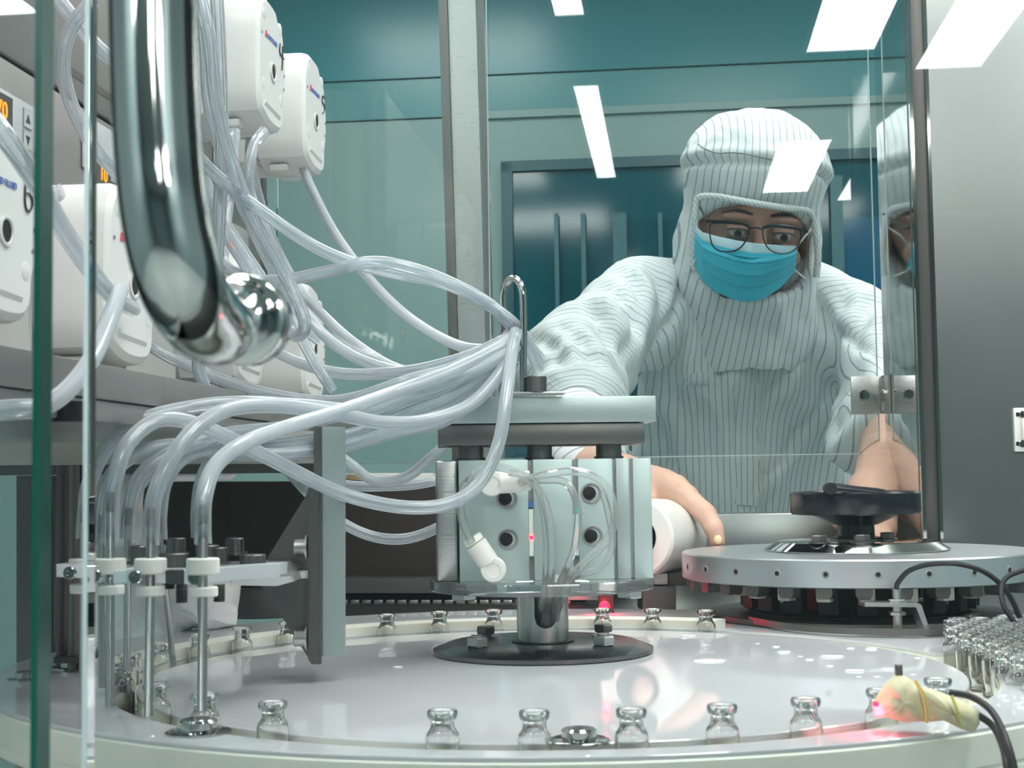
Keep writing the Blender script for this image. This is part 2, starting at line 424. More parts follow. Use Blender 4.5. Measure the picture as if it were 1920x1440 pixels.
def cone_sdf(a, b, ra, rb):
    a = np.array(a, float); b = np.array(b, float); ab = b - a; L2 = ab @ ab
    def f(X, Y, Z):
        t = np.clip(((X - a[0]) * ab[0] + (Y - a[1]) * ab[1] + (Z - a[2]) * ab[2]) / L2, 0, 1)
        return np.sqrt((X - a[0] - t * ab[0]) ** 2 + (Y - a[1] - t * ab[1]) ** 2 + (Z - a[2] - t * ab[2]) ** 2) - (ra + (rb - ra) * t)
    return f
def ell_sdf(c, r, rot=None):
    c = np.array(c, float)
    def f(X, Y, Z):
        x, y, z = X - c[0], Y - c[1], Z - c[2]
        if rot is not None:
            q = np.array(rot)
            x, y, z = (q[0][0] * x + q[1][0] * y + q[2][0] * z, q[0][1] * x + q[1][1] * y + q[2][1] * z, q[0][2] * x + q[1][2] * y + q[2][2] * z)
        k0 = np.sqrt((x / r[0]) ** 2 + (y / r[1]) ** 2 + (z / r[2]) ** 2)
        k1 = np.sqrt((x / r[0] ** 2) ** 2 + (y / r[1] ** 2) ** 2 + (z / r[2] ** 2) ** 2) + 1e-9
        return k0 * (k0 - 1) / k1
    return f
def smin(a, b, k):
    h = np.clip(0.5 + 0.5 * (b - a) / k, 0, 1)
    return b + (a - b) * h - k * h * (1 - h)
def smax(a, b, k): return -smin(-a, -b, k)
# ---------------------------------------------------------------- machine frame (turned 6.2 degrees in plan)
A = R(6.2)
XM = Vector((math.cos(A), -math.sin(A), 0)); YM = Vector((math.sin(A), math.cos(A), 0)); ZM = Vector((0, 0, 1))
RM = Matrix((XM, YM, ZM)).transposed()
def Q(a, b, z): return XM * a + YM * b + ZM * z
def _ray(px, py): return CF * F_PX + CR * (px - 960.0) + CU * (720.0 - py)
def PB(px, py, b):
    v = _ray(px, py); return CAM + v * (b / v.dot(YM))
def PA(px, py, a):
    v = _ray(px, py); return CAM + v * (a / v.dot(XM))
def ab(p): return p.dot(XM), p.dot(YM)
def mbox(mb, a0, a1, b0, b1, z0, z1, bevel=0.0):
    return mb.box(Q((a0 + a1) / 2, (b0 + b1) / 2, (z0 + z1) / 2), (abs(a1 - a0), abs(b1 - b0), abs(z1 - z0)), -A, bevel)

# ---------------------------------------------------------------- room shell
WA0, WA1, WB0, WB1 = -2.6, 2.6, -7.6, 4.0
struct('floor', mbox(MB(), WA0, WA1, WB0, WB1, ZF - 0.05, ZF), 'floor')
struct('ceiling', mbox(MB(), WA0, WA1, WB0, WB1, ZC, ZC + 0.05), 'ceil')
wb = struct('wall_back', mbox(MB(), WA0, WA1, WB1, WB1 + 0.06, ZF, ZC), 'teal')
struct('wall_front', mbox(MB(), WA0, WA1, WB0 - 0.06, WB0, ZF, ZC), 'wall')
struct('wall_left', mbox(MB(), WA0 - 0.06, WA0, WB0, WB1, ZF, ZC), 'wall')
struct('wall_right', mbox(MB(), WA1, WA1 + 0.06, WB0, WB1, ZF, ZC), 'wall')
# back wall: light gradient put into the colour as three bands, several panels wide
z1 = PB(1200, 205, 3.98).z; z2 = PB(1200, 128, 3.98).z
edges = [WA0 + 0.01, -1.30, ab(PB(870, 300, 3.98))[0], 0.95, WA1 - 0.01]
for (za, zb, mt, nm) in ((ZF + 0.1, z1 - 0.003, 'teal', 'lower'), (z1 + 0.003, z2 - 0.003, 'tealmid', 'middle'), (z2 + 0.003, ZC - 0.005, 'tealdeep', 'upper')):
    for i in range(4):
        mbox(MB(), edges[i] + 0.002, edges[i + 1] - 0.002, 3.985, 3.999, za, zb).build('wall_shade_band', mt, wb, smooth=False)
struct('trim_1', mbox(MB(), edges[2], WA1 - 0.02, 3.972, 3.985, z1 - 0.010, z1 + 0.010), 'teal')
# dark window behind the worker
p0 = PB(962, 325, 3.97); p1 = PB(1660, 1000, 3.97)
wa0, wa1, wz1 = ab(p0)[0], ab(p1)[0] + 0.05, p0.z
wz0 = -0.35
win = MB(); mbox(win, wa0, wa1 + 0.1, 3.955, 3.975, wz0, wz1); wn = struct('window_1', win, 'darkwin', smooth=False)
s = MB(); mbox(s, wa0 - 0.03, wa0, 3.94, 3.985, wz0, wz1 + 0.025); s.build('window_frame', 'winframe', wn)
s = MB(); mbox(s, wa0 - 0.03, wa1 + 0.1, 3.94, 3.985, wz1, wz1 + 0.028); s.build('window_frame', 'winframe', wn)
# panes standing in the window: deep blue one at the right, paler strips between
pb = ab(PB(1560, 500, 3.94))[0]; pc = ab(PB(1720, 500, 3.94))[0]
s = MB(); mbox(s, pb, pc, 3.935, 3.95, wz0 + 0.02, PB(1560, 410, 3.94).z); s.build('blue_pane', 'blue', wn, smooth=False)
for (x, wdt) in ((1150, 26), (1090, 9), (1040, 8), (1560, 22), (1235, 8)):
    q = PB(x, 480, 3.93); a_ = ab(q)[0]
    s = MB(); mbox(s, a_, a_ + wdt / 2770 * 3.93, 3.925, 3.94, wz0 + 0.02, PB(x, 400 if x < 1500 else 330, 3.93).z); s.build('mullion', 'mullion', wn, smooth=False)

# ---------------------------------------------------------------- ceiling lamps (some seen mirrored in the glass, the square ones added as unseen fill)
BP = 0.452      # plane of the front sliding glass in the machine frame
LAMPGROUP = 'recessed ceiling lamps of the cleanroom and added unseen fill lamps'
def ceiling_or_fill_lamp(a0, a1, b0, b1, label, mirrored=None, group=LAMPGROUP):
    if mirrored: b0, b1 = 2 * mirrored - b0, 2 * mirrored - b1
    a0, a1 = min(a0, a1), max(a0, a1); b0, b1 = min(b0, b1), max(b0, b1)
    t = thing('ceiling_or_fill_lamp', label, 'lamp', Q((a0 + a1) / 2, (b0 + b1) / 2, ZC), group)
    f = MB(); e = 0.015
    mbox(f, a0 - e, a1 + e, b0 - e, b0, ZC - 0.012, ZC - 0.0005); mbox(f, a0 - e, a1 + e, b1, b1 + e, ZC - 0.012, ZC - 0.0005)
    mbox(f, a0 - e, a0, b0, b1, ZC - 0.012, ZC - 0.0005); mbox(f, a1, a1 + e, b0, b1, ZC - 0.012, ZC - 0.0005)
    f.build('lamp_frame', 'lampframe', t, smooth=False)
    mbox(MB(), a0, a1, b0, b1, ZC - 0.010, ZC - 0.0005).build('diffuser', 'lamp', t, smooth=False)
    return t
LZ = ZC - 0.010
def vl(px, py): return ab(G(px, py, LZ))
c1, c2 = vl(1512, 97), vl(1640, 90)
ceiling_or_fill_lamp(c1[0], c2[0] , (c1[1] + c2[1]) / 2, (c1[1] + c2[1]) / 2 - 1.2, 'bright ceiling lamp mirrored at top right of the glass above the hooded worker', BP)
c1, c2 = vl(1715, 130), vl(1840, 122)
ceiling_or_fill_lamp(c1[0], c2[0], (c1[1] + c2[1]) / 2, (c1[1] + c2[1]) / 2 - 1.2, 'bright ceiling lamp mirrored over the steel sheet at the top right corner', BP)
c1, c2 = vl(1098, 160), vl(1140, 333)
ceiling_or_fill_lamp(c1[0] - 0.046, c1[0] + 0.046, c1[1], c2[1], 'narrow ceiling batten mirrored in the glass above the dark window', 1.7475)
for (a, b, s_, h_) in ((-1.95, -2.1, 'left of', 0.45), (1.95, -2.1, 'right of', 0.45), (-0.7, -0.45, 'close behind, left of', 0.35), (0.7, -0.45, 'close behind, right of', 0.35), (-2.25, -3.2, 'far behind, left of', 0.32), (2.25, -3.2, 'far behind, right of', 0.32)):  # added unseen lamps that brighten the rim and suit from the front
    ceiling_or_fill_lamp(a - h_, a + h_, b - h_, b + h_, 'added square fill lamp %s the photographer, out of the picture' % s_)
for (a, b, s_) in ((0.35, 0.75, 'turntable'), (-0.9, 0.9, 'pump cabinet'), (1.4, 1.3, 'floor right of the machine'), (0.25, 2.0, 'worker'), (-0.7, 3.0, 'back wall at the left'), (1.2, 3.1, 'dark window')):  # added unseen lamps giving soft light from overhead
    ceiling_or_fill_lamp(a - 0.3, a + 0.3, b - 0.3, b + 0.3, 'added square fill lamp above the %s, out of the picture' % s_)

# ---------------------------------------------------------------- machine body
deck = thing('machine_base', 'stainless base cabinet of the filling machine under the white turntable', 'machine base', Q(0.15, 1.2, ZF))
mbox(MB(), -0.42, 0.75, 0.60, 1.74, ZF + 0.08, -0.052, 0.004).build('cabinet_body', 'steelwall', deck)
mbox(MB(), -0.36, 0.15, 0.592, 0.60, ZF + 0.12, -0.12, 0.003).build('cabinet_door', 'steel', deck)
mbox(MB(), 0.17, 0.70, 0.592, 0.60, ZF + 0.12, -0.12, 0.003).build('cabinet_door', 'steel', deck)
for (a, b) in ((-0.38, 0.65), (0.70, 0.65), (-0.38, 1.68), (0.70, 1.68)):
    MB().cyl(Q(a, b, ZF), Q(a, b, ZF + 0.085), 0.02).build('foot', 'grey', deck)

# rear sill, post, steel sheet, column
sill = thing('rear_sill', 'grey steel sill along the back of the machine between worker and aluminium disc', 'sill', Q(0.1, 1.79, 0))
zt = PB(1400, 963, 1.76).z
mbox(MB(), -0.09, 0.255, 1.765, 1.815, -0.05, zt, 0.0015).build('sill_rail', 'steelwall', sill)
mbox(MB(), -0.45, -0.09, 1.765, 1.815, -0.05, 0.02, 0.0015).build('sill_rail', 'steeldark', sill)
post = thing('corner_post', 'polished vertical steel post with mirror face right of the worker', 'post', Q(0.26, 1.65, 0))
aP = 0.245
b_n = ab(PA(1715, 500, aP))[1]; b_f = ab(PA(1651, 500, aP))[1]
mbox(MB(), aP, aP + 0.02, b_n, b_f, -0.05, 1.05).build('mirror_face', 'mirror', post, smooth=False)
a_t0 = ab(PB(1716, 500, b_n - 0.004))[0]; a_t1 = ab(PB(1745, 500, b_n - 0.004))[0]
mbox(MB(), a_t0, a_t1, b_n - 0.012, b_n + 0.02, -0.05, 1.05, 0.003).build('front_trim', 'grey', post)
mbox(MB(), a_t0 - 0.002, a_t0 + 0.0015, b_n - 0.014, b_n - 0.006, -0.05, 1.05).build('bright_edge', 'chrome', post, smooth=False)
mbox(MB(), a_t1 - 0.001, a_t1 + 0.002, b_n - 0.016, b_n - 0.006, -0.05, 1.05).build('bright_edge', 'chrome', post, smooth=False)
sheet = thing('side_sheet', 'large brushed steel sheet at right edge of the machine', 'steel sheet', Q(0.5, 1.57, 0))
mbox(MB(), a_t1 + 0.002, 0.95, b_n - 0.004, b_n + 0.012, -0.05, 1.05).build('sheet', 'steelwall', sheet, smooth=False)
# white slotted latch plate on the sheet
lp = thing('latch_plate', 'small white slotted latch plate screwed on the steel sheet at the right edge', 'latch plate', PB(1925, 805, b_n - 0.01))
q0 = PB(1900, 765, b_n - 0.008); q1 = PB(1960, 846, b_n - 0.008)
a0, a1 = ab(q0)[0], ab(q1)[0]
mbox(MB(), a0, a1, b_n - 0.010, b_n - 0.0042, q1.z, q0.z, 0.0008).build('plate', 'whitesoft', lp)
mbox(MB(), a0 + 0.006, a1, b_n - 0.016, b_n - 0.010, q1.z + 0.011, q0.z - 0.011, 0.001).build('raised_block', 'whitesoft', lp)
for py in (777, 832):
    c = PB(1917, py, b_n - 0.010)
    socket_screw(lp, c, -YM, 0.0035, 0.002, 'chrome', 'screw')
    cc = PB(1911, py, b_n - 0.0102)
    s = MB(); mbox(s, ab(cc)[0] - 0.003, ab(cc)[0] + 0.003, b_n - 0.0104, b_n - 0.0096, cc.z - 0.002, cc.z + 0.002); s.build('slot', 'hole', lp)

col = thing('frame_column', 'upright brushed steel frame column left of the worker', 'column', P(875, 800, 1.86))
def slab(mb, pts4, d, th):
    """pts4: pixel corners (tl, tr, br, bl), straight prism of depth th behind depth d"""
    return mb.prism([P(x, y, d) for x, y in pts4], Vector((0, th, 0)))
slab(MB(), ((838, -60), (890, -60), (918, 880), (868, 880)), 1.86, 0.05).build('face_profile', 'steel', col, smooth=False)
slab(MB(), ((820, -60), (836, -60), (866, 880), (848, 880)), 1.85, 0.03).build('side_lip', 'steeldark', col, smooth=False)
slab(MB(), ((892, -60), (904, -60), (934, 880), (920, 880)), 1.855, 0.04).build('rubber_seal', 'slot', col, smooth=False)

# rear clear sheets (polycarbonate)
def clear_pane(name, label, px0, px1, pyb, b, ztop=1.05, th=0.005, edge_side=None):
    t = thing(name, label, 'glass panel', PB((px0 + px1) / 2, pyb, b))
    q0 = PB(px0, pyb, b); q1 = PB(px1, pyb, b)
    a0, a1 = ab(q0)[0], ab(q1)[0]; zb = (q0.z + q1.z) / 2
    r = 0.014
    poly = [Q(a0, b, ztop), Q(a0, b, zb)]
    for k in range(7):
        an = -math.pi / 2 + k * math.pi / 12
        poly.append(Q(a1 - r + r * math.cos(an), b, zb + r + r * math.sin(an)))
    poly.append(Q(a1, b, ztop))
    MB().prism(poly, YM * th).build('sheet', 'poly', t, smooth=False)
    e = MB(); e.tube([p + YM * th * 0.5 for p in poly[1:]], 0.0009, 6)
    e.build('polished_edge', 'edgelight', t)
    return t, a0, a1, zb
door, da0, da1, dzb = clear_pane('clear_door', 'clear hinged polycarbonate door in front of the worker, lower edge bright', 925, 1650, 856, 1.745)
clear_pane('clear_side_panel', 'clear polycarbonate panel left of the steel column behind the tubes', 520, 922, 868, 1.752)
hg = thing('door_hinge', 'polished steel hinge joining the clear door to the corner post', 'hinge', PB(1655, 740, 1.735))
h0 = PB(1595, 706, 1.74); h1 = PB(1655, 776, 1.74)
mbox(MB(), ab(h0)[0], ab(h1)[0], 1.7385, 1.7445, h1.z, h0.z, 0.0006).build('leaf', 'steel', hg)
p = PB(1660, 740, 1.735); MB().cyl(p + ZM * 0.022, p - ZM * 0.022, 0.004).build('knuckle', 'chrome', hg)
for k in (-1, 0, 1):
    MB().cyl(p + ZM * (0.014 * k + 0.005), p + ZM * (0.014 * k - 0.005), 0.005).build('hinge_barrel', 'steel', hg)
socket_screw(hg, PB(1620, 741, 1.7385), -YM, 0.006, 0.004, 'chrome', 'screw')
mbox(MB(), aP - 0.0035, aP - 0.0005, b_f - 0.055, b_f - 0.003, h1.z, h0.z).build('leaf', 'steel', hg)
socket_screw(hg, Q(aP - 0.0035, b_f - 0.035, p.z), -XM, 0.006, 0.004, 'chrome', 'screw')

# ---------------------------------------------------------------- turntable
TC = Vector((0.022, 1.045, 0)); TR = 0.375
VC = Vector((0.022, 0.965, 0)); VR = 0.268
tt = thing('turntable', 'round white vial turntable with glossy top and thick cream rim', 'turntable', (TC.x, TC.y, -0.05))
MB().lathe([(TR - 0.006, -0.030), (TR, -0.026), (TR, -0.021), (TR - 0.002, -0.0185), (0.03, -0.0185)], TC, n=128).build('base_disc', 'cream', tt)
MB().lathe([(VR - 0.0110, -0.0183), (VR - 0.0092, -0.0165), (VR - 0.0092, -0.0032)], VC, n=128).build('star_plate', 'cream', tt)
MB().lathe([(VR - 0.0086, -0.0030), (VR - 0.0086, -0.0006), (VR - 0.0092, 0.0)], VC, n=128).build('glossy_sheet', 'gloss', tt)
# outer rim ring between the vial track and the edge, left open at the right where the vials feed in
def ring_piece(a_from, a_to, z0, z1, rin, rout_fn, name, mat, n=96, bev=0.0):
    prof = []
    for i in range(n + 1):
        t = R(a_from + (a_to - a_from) * i / n)
        d = Vector((math.cos(t), math.sin(t), 0))
        ri, ro = rin, max(rin + 0.002, rout_fn(t))
        p_in, p_out = VC + d * ri, VC + d * ro
        prof.append([p_in + ZM * z0, p_out + ZM * z0, p_out + ZM * (z1 - bev), p_out - d * bev + ZM * z1, p_in + d * bev * 0.3 + ZM * z1, p_in + ZM * (z1 - bev * 0.3)])
    return MB().rings(prof, True, True, True).build(name, mat, tt)
def rout(t):      # distance from VC to the outer disc edge in direction t
    d = Vector((math.cos(t), math.sin(t), 0)); o = VC - TC
    bq = o.dot(d); cq = o.dot(o) - TR * TR
    return -bq + math.sqrt(bq * bq - cq)
ring_piece(14, 351, -0.0184, -0.0022, VR + 0.0088, rout, 'outer_rim', 'cream', 200, 0.001)
ring_piece(14, 351, -0.0020, 0.0, VR + 0.0086, lambda t: rout(t) - 0.0015, 'rim_sheet', 'gloss', 200, 0.0005)
ring_piece(353, 371.5, -0.0184, -0.010, VR + 0.115, lambda t: max(rout(t), VR + 0.12), 'outer_rim', 'cream', 20, 0.001)
ring_piece(60, 176, 0.0, 0.0072, VR + 0.0102, lambda t: VR + 0.034, 'guide_rail', 'cream', 100, 0.001)
# bolts in the rim
for (px, py, r) in ((1086, 1384, 0.0085), (372, 1368, 0.0095), (1812, 1160, 0.011), (1330, 1158, 0.006), (135, 1246, 0.008), (50, 1268, 0.007)):
    c = G(px, py + 6, 0.0)
    mb = MB(); mb.lathe([(r * 1.75, 0), (r * 1.75, 0.0012), (r * 1.6, 0.0017)], c - ZM * 0.0003, n=28)
    mb.lathe([(r, 0.0), (r, r * 0.5), (r * 0.85, r * 0.62)], c + ZM * 0.001, n=24)
    mb.build('rim_bolt', 'chrome', tt)
# drops of liquid and flat wet spots on the glossy sheet
random.seed(4)
spots = [(1330, 1238, 60), (1560, 1230, 44), (1706, 1220, 56), (1470, 1222, 24), (1602, 1257, 36), (1518, 1236, 16), (1556, 1248, 14), (1500, 1230, 10), (1420, 1206, 10), (1455, 1212, 14), (1595, 1215, 14), (1634, 1216, 22),
         (1660, 1206, 26), (1740, 1213, 30), (1770, 1210, 24), (1664, 1254, 22), (1720, 1233, 12), (1366, 1176, 26), (1640, 1193, 20), (746, 1250, 18), (1290, 1192, 30), (1282, 1196, 12), (1540, 1192, 10), (1800, 1222, 20), (1708, 1206, 16), (1610, 1268, 10), (1712, 1264, 12), (1644, 1268, 14)]
for (px, py, wd) in spots:
    c = G(px, py, 0.0004)
    d_ = c.y; r = wd / 2 / F_PX * d_
    if (Vector((c.x, c.y, 0)) - VC).length > VR - 0.012: continue
    n = 18; ph = random.random() * 6
    rim = [Vector((c.x + r * math.cos(2 * math.pi * k / n) * (1 + 0.14 * math.sin(2 * k + ph)), c.y + r * 0.9 * math.sin(2 * math.pi * k / n) * (1 + 0.1 * math.cos(3 * k + ph)), 0.0)) for k in range(n)]
    h = min(0.0012, r * 0.28)
    rr = [[Vector((c.x + (v.x - c.x) * s_, c.y + (v.y - c.y) * s_, zz)) for v in rim] for s_, zz in ((1, 0.0001), (0.93, h * 0.55), (0.7, h * 0.9), (0.2, h))]
    MB().rings(rr).build('water_drop', 'water', tt, ang=180)

# ---------------------------------------------------------------- vials
def vial_mesh():
    mb = MB()
    o = [(0.0066, 0), (0.0078, 0.0006), (0.0080, 0.0015), (0.0080, 0.0225), (0.0076, 0.0240), (0.0066, 0.0256), (0.0058, 0.0266), (0.0056, 0.0280), (0.0056, 0.0300), (0.0062, 0.0309), (0.0070, 0.0314), (0.0072, 0.0328), (0.0072, 0.0343), (0.0067, 0.0350),
         (0.0042, 0.0350), (0.0038, 0.0340), (0.0039, 0.0275), (0.0050, 0.0255), (0.0066, 0.0238), (0.0069, 0.0225), (0.0069, 0.0022), (0.0062, 0.0014), (0.0005, 0.0018)]
    mb.lathe(o, (0, 0, 0), n=28)
    bmesh.ops.recalc_face_normals(mb.bm, faces=mb.bm.faces[:])
    me = bpy.data.meshes.new('vial'); mb.bm.to_mesh(me); mb.bm.free(); me.shade_smooth(); me.materials.append(M['glass'])
    return me
VM = vial_mesh()
def vial(x, y, z, label, group):
    o = bpy.data.objects.new('glass_vial', VM); COL.objects.link(o); o.location = (x, y, z); o.rotation_euler = (0, 0, random.random() * 6)
    return tag(o, label, 'vial', group)
VG = 'glass vials standing in the turntable track'
ringv = [  # pixel x of the neck, pixel y of the lip, label
    (828, 1328, 'clear vial at the front rim, leftmost of the three in front of the black flange'),
    (1003, 1327, 'clear vial at the front rim just left of the rim screw'),
    (1185, 1325, 'clear vial at the front rim just right of the rim screw'),
    (1353, 1316, 'clear vial at the front rim, midway from rim screw to the taped sensor'),
    (1509, 1304, 'clear vial at the front rim next left of the taped sensor'),
    (1652, 1291, 'clear vial half hidden behind the tip of the taped sensor'),
    (1758, 1276, 'clear vial behind the body of the taped sensor'),
    (510, 1327, 'clear vial at the front rim next right of the frontmost needle'),
    (385, 1319, 'clear vial under the rightmost filling needle at the front'),
    (292, 1307, 'clear vial under the middle front filling needle'),
    (205, 1287, 'clear vial under the leftmost front filling needle'),
    (160, 1262, 'clear vial at the far left of the track behind the glass edge'),
    (190, 1235, 'clear vial behind the needles at the left of the track'),
    (243, 1214, 'clear vial under the rear filling needle left of the bent one'),
    (302, 1203, 'clear vial next to the bent filling needle'),
    (374, 1192, 'clear vial behind the rightmost filling needle, at the far side'),
    (453, 1177, 'clear vial in front of the dark drum at the far left'),
    (540, 1166, 'clear vial seen beside the triangular bracket on the far rail'),
    (727, 1151, 'clear vial at the far rail next right of the upright bracket'),
    (826, 1147, 'clear vial at the far rail, second right of the upright bracket'),
    (924, 1142, 'clear vial at the far rail next left of the cylinder stem'),
    (1130, 1140, 'clear vial at the far rail lit red by the laser'),
    (1225, 1138, 'clear vial at the far rail between laser and aluminium disc'),
    (1323, 1140, 'clear vial at the far rail nearest the aluminium disc')]
ZV = -0.0182
for (px, py, lab) in ringv:
    c = G(px, py, ZV + 0.035)
    dv = Vector((c.x, c.y, 0)) - VC; dv = dv.normalized() * VR          # seat it in the track
    p_ = VC + dv
    # keep the pixel column: slide along the track until the neck lines up
    best = None
    for k in range(-60, 61):
        t = math.atan2(dv.y, dv.x) + k * 0.006
        q = VC + Vector((math.cos(t), math.sin(t), 0)) * VR + ZM * (ZV + 0.035) - CAM
        x_ = 960 + F_PX * q.dot(CR) / q.dot(CF); y_ = 720 - F_PX * q.dot(CU) / q.dot(CF)
        e = abs(x_ - px) + 0.15 * abs(y_ - py)
        if best is None or e < best[0]: best = (e, q + CAM)
    vial(best[1].x, best[1].y, ZV, lab, VG)
CG = 'crowded glass vials feeding in at the right'
random.seed(11)
pack = []
for i in range(24):
    for j in range(14):
        x = 0.288 + 0.0164 * j + (0.0082 if i % 2 else 0) + random.uniform(-0.0003, 0.0003)
        y = 0.835 + 0.0143 * i + random.uniform(-0.0003, 0.0003)
        q = Vector((x, y, 0))
        if (q - VC).length < VR + 0.012 or (q - TC).length > TR + 0.03: continue
        ang = math.degrees(math.atan2((q - VC).y, (q - VC).x))
        if not (-25 < ang < 25): continue
        if x / y > 0.365: continue
        if x < 0.288 + max(0, (y - 0.90)) * 0.02: continue
        if (q - Vector((0.30, 1.30, 0))).length < 0.155: continue
        u = (960 + F_PX * x / y); 
        if u < 1785 - (y - 0.84) * 60: continue
        pack.append((x, y))
for (x, y) in pack:
    vial(x, y, -0.0100 if False else -0.0182, 'clear empty vial in the dense crowd of vials at the right edge', CG)
print('PACK', len(pack))
# ---------------------------------------------------------------- pneumatic cylinder unit on its flange
AC = Vector((G(1018, 1221, 0).x, 1.071, 0))
act = thing('lift_cylinder', 'square aluminium pneumatic lift cylinder on a round black flange in the middle', 'pneumatic cylinder', AC)
MB().lathe([(0.076, 0), (0.079, 0.0008), (0.079, 0.0035), (0.067, 0.0078), (0.022, 0.0078)], AC, n=72).build('base_flange', 'flange', act, ang=20)
MB().lathe([(0.0195, 0.006), (0.0205, 0.0078), (0.0225, 0.0082), (0.0225, 0.0088), (0.0195, 0.0092)], AC, n=40).build('stem_collar', 'grey', act)
zst = 0.0455
# hollow stem with a slot facing the camera: tube wall swept around all but the slot
def stem(r, z0, z1, slot_dir, half):
    mb = MB(); n = 44; th = 0.003; a0 = slot_dir + half; a1 = slot_dir + 2 * math.pi - half
    sec = []
    for i in range(n + 1):
        t = a0 + (a1 - a0) * i / n; d = Vector((math.cos(t), math.sin(t), 0))
        sec.append([AC + d * (r - th) + ZM * z0, AC + d * r + ZM * z0, AC + d * r + ZM * z1, AC + d * (r - th) + ZM * z1])
    return mb.rings(sec, True, True, True)
sd = R(-84)
stem(0.0186, 0.0265, zst, sd, R(25)).build('slotted_stem', 'steel', act)
mb = MB(); mb.lathe([(0.0186, 0.007), (0.0186, 0.0185), (0.0155, 0.0185), (0.0155, 0.008)], AC, n=44)
mb.build('stem_foot', 'steel', act)
# rounded lower end of the slot
mb = MB()
sec = []
for i in range(41):
    t = sd + R(25) + (2 * math.pi - R(50)) * i / 40; d = Vector((math.cos(t), math.sin(t), 0))
    sec.append([AC + d * 0.0156 + ZM * 0.0185, AC + d * 0.0186 + ZM * 0.0185, AC + d * 0.0186 + ZM * 0.0265, AC + d * 0.0156 + ZM * 0.0265])
mb.rings(sec)
for sgn in (-1, 1):
    sec = []
    for i in range(9):
        f = i / 8; t = sd + sgn * R(25) * (1 - f); d = Vector((math.cos(t), math.sin(t), 0))
        zt_ = 0.0185 + 0.008 * (1 - math.sqrt(max(0, 1 - (1 - f) ** 2)))  * 1.0
        zt_ = 0.0186 + 0.0079 * (1 - math.sqrt(max(0, 1 - (1 - f) ** 2)))
        sec.append([AC + d * 0.0156 + ZM * 0.018, AC + d * 0.0186 + ZM * 0.018, AC + d * 0.0186 + ZM * zt_, AC + d * 0.0156 + ZM * zt_])
    mb.rings(sec)
mb.build('slot_end', 'steel', act)
MB().lathe([(0.0798, 0), (0.0806, 0.001), (0.0806, 0.0072), (0.0798, 0.0082)], AC + ZM * zst, n=80).build('clear_round_plate', 'disc', act)
for (px, py) in ((895, 1214), (1132, 1211)):
    c = G(px, py + 4, 0.006)
    mb = MB(); mb.lathe([(0.0088, 0), (0.0088, 0.0014)], c, n=24); mb.hexa(c + ZM * 0.0024, ZM, 0.0080, 0.0062); mb.cyl(c, c + ZM * 0.010, 0.0045); mb.build('flange_bolt', 'needle', act, ang=30)
for (px, py) in ((911, 1194), (1131, 1190)):
    c = G(px, py + 3, 0.007)
    mb = MB(); mb.lathe([(0.0086, 0), (0.0086, 0.0012)], c, n=24); mb.hexa(c + ZM * 0.0035, ZM, 0.0074, 0.0055); mb.cyl(c, c + ZM * 0.006, 0.0045); mb.build('flange_bolt', 'steeldark', act, ang=30)
for (px, w_) in ((870, 1), (1180, 1)):
    c = P(px, 1118, 1.05); MB().hexa(Vector((c.x, c.y, zst - 0.006)), ZM, 0.0095, 0.006).build('plate_nut', 'steel', act, ang=30)
# cylinder block, turned a little so its left side shows
BR = R(3.5)
def ab2(dx, dy, z): return Vector((AC.x, AC.y, 0)) + rotz((dx, dy, 0), BR) + ZM * z
bz0, bz1 = zst + 0.0082, P(1010, 861, 1.02).z
bw = 0.0745; fd = -0.036      # half width, front face offset
body = MB()
def cbox(mb, x0, x1, y0, y1, z0, z1, bev=0.0):
    return mb.box(ab2((x0 + x1) / 2, (y0 + y1) / 2, (z0 + z1) / 2), (abs(x1 - x0), abs(y1 - y0), abs(z1 - z0)), BR, bev)
bh = bz1 - bz0
cbox(MB(), -0.060, -0.0115, fd, 0.036, bz0, bz1, 0.0006).build('cylinder_body', 'alu', act)
cbox(MB(), -0.008, 0.0195, fd, 0.036, bz0, bz1, 0.0006).build('cylinder_body', 'alu', act)
cbox(MB(), 0.0235, 0.048, fd, 0.036, bz0, bz1, 0.0006).build('cylinder_body', 'alu', act)
cbox(MB(), -0.060, 0.075, fd + 0.004, 0.036, bz0 + 0.0005, bz1 - 0.0005).build('sensor_groove', 'slot', act)
cbox(MB(), 0.0505, 0.060, fd + 0.0012, 0.036, bz0, bz1, 0.0005).build('side_profile', 'aluplate', act)
cbox(MB(), 0.0625, 0.0755, fd + 0.002, 0.036, bz0, bz1, 0.0005).build('side_profile', 'alu', act)
cbox(MB(), -0.0755, -0.061, fd + 0.0075, 0.036, bz0, bz1, 0.0015).build('side_profile', 'steel', act)
# magnetic switches in the grooves
for (x0, x1, zc, mt) in ((-0.0113, -0.0082, 0.6, 'bluemark'), (0.0197, 0.0233, 0.55, 'turq')):
    cbox(MB(), x0, x1, fd + 0.0008, fd + 0.0045, bz0 + bh * 0.20, bz0 + bh * (zc - 0.01)).build('reed_switch', 'cream', act)
    cbox(MB(), x0, x1, fd + 0.0006, fd + 0.0045, bz0 + bh * zc, bz0 + bh * (zc + 0.05)).build('switch_band', mt, act)
c = ab2(-0.0098, fd + 0.0006, bz0 + bh * 0.355)
MB().ball(c, 0.0013, 12).build('red_indicator', 'laser', act)
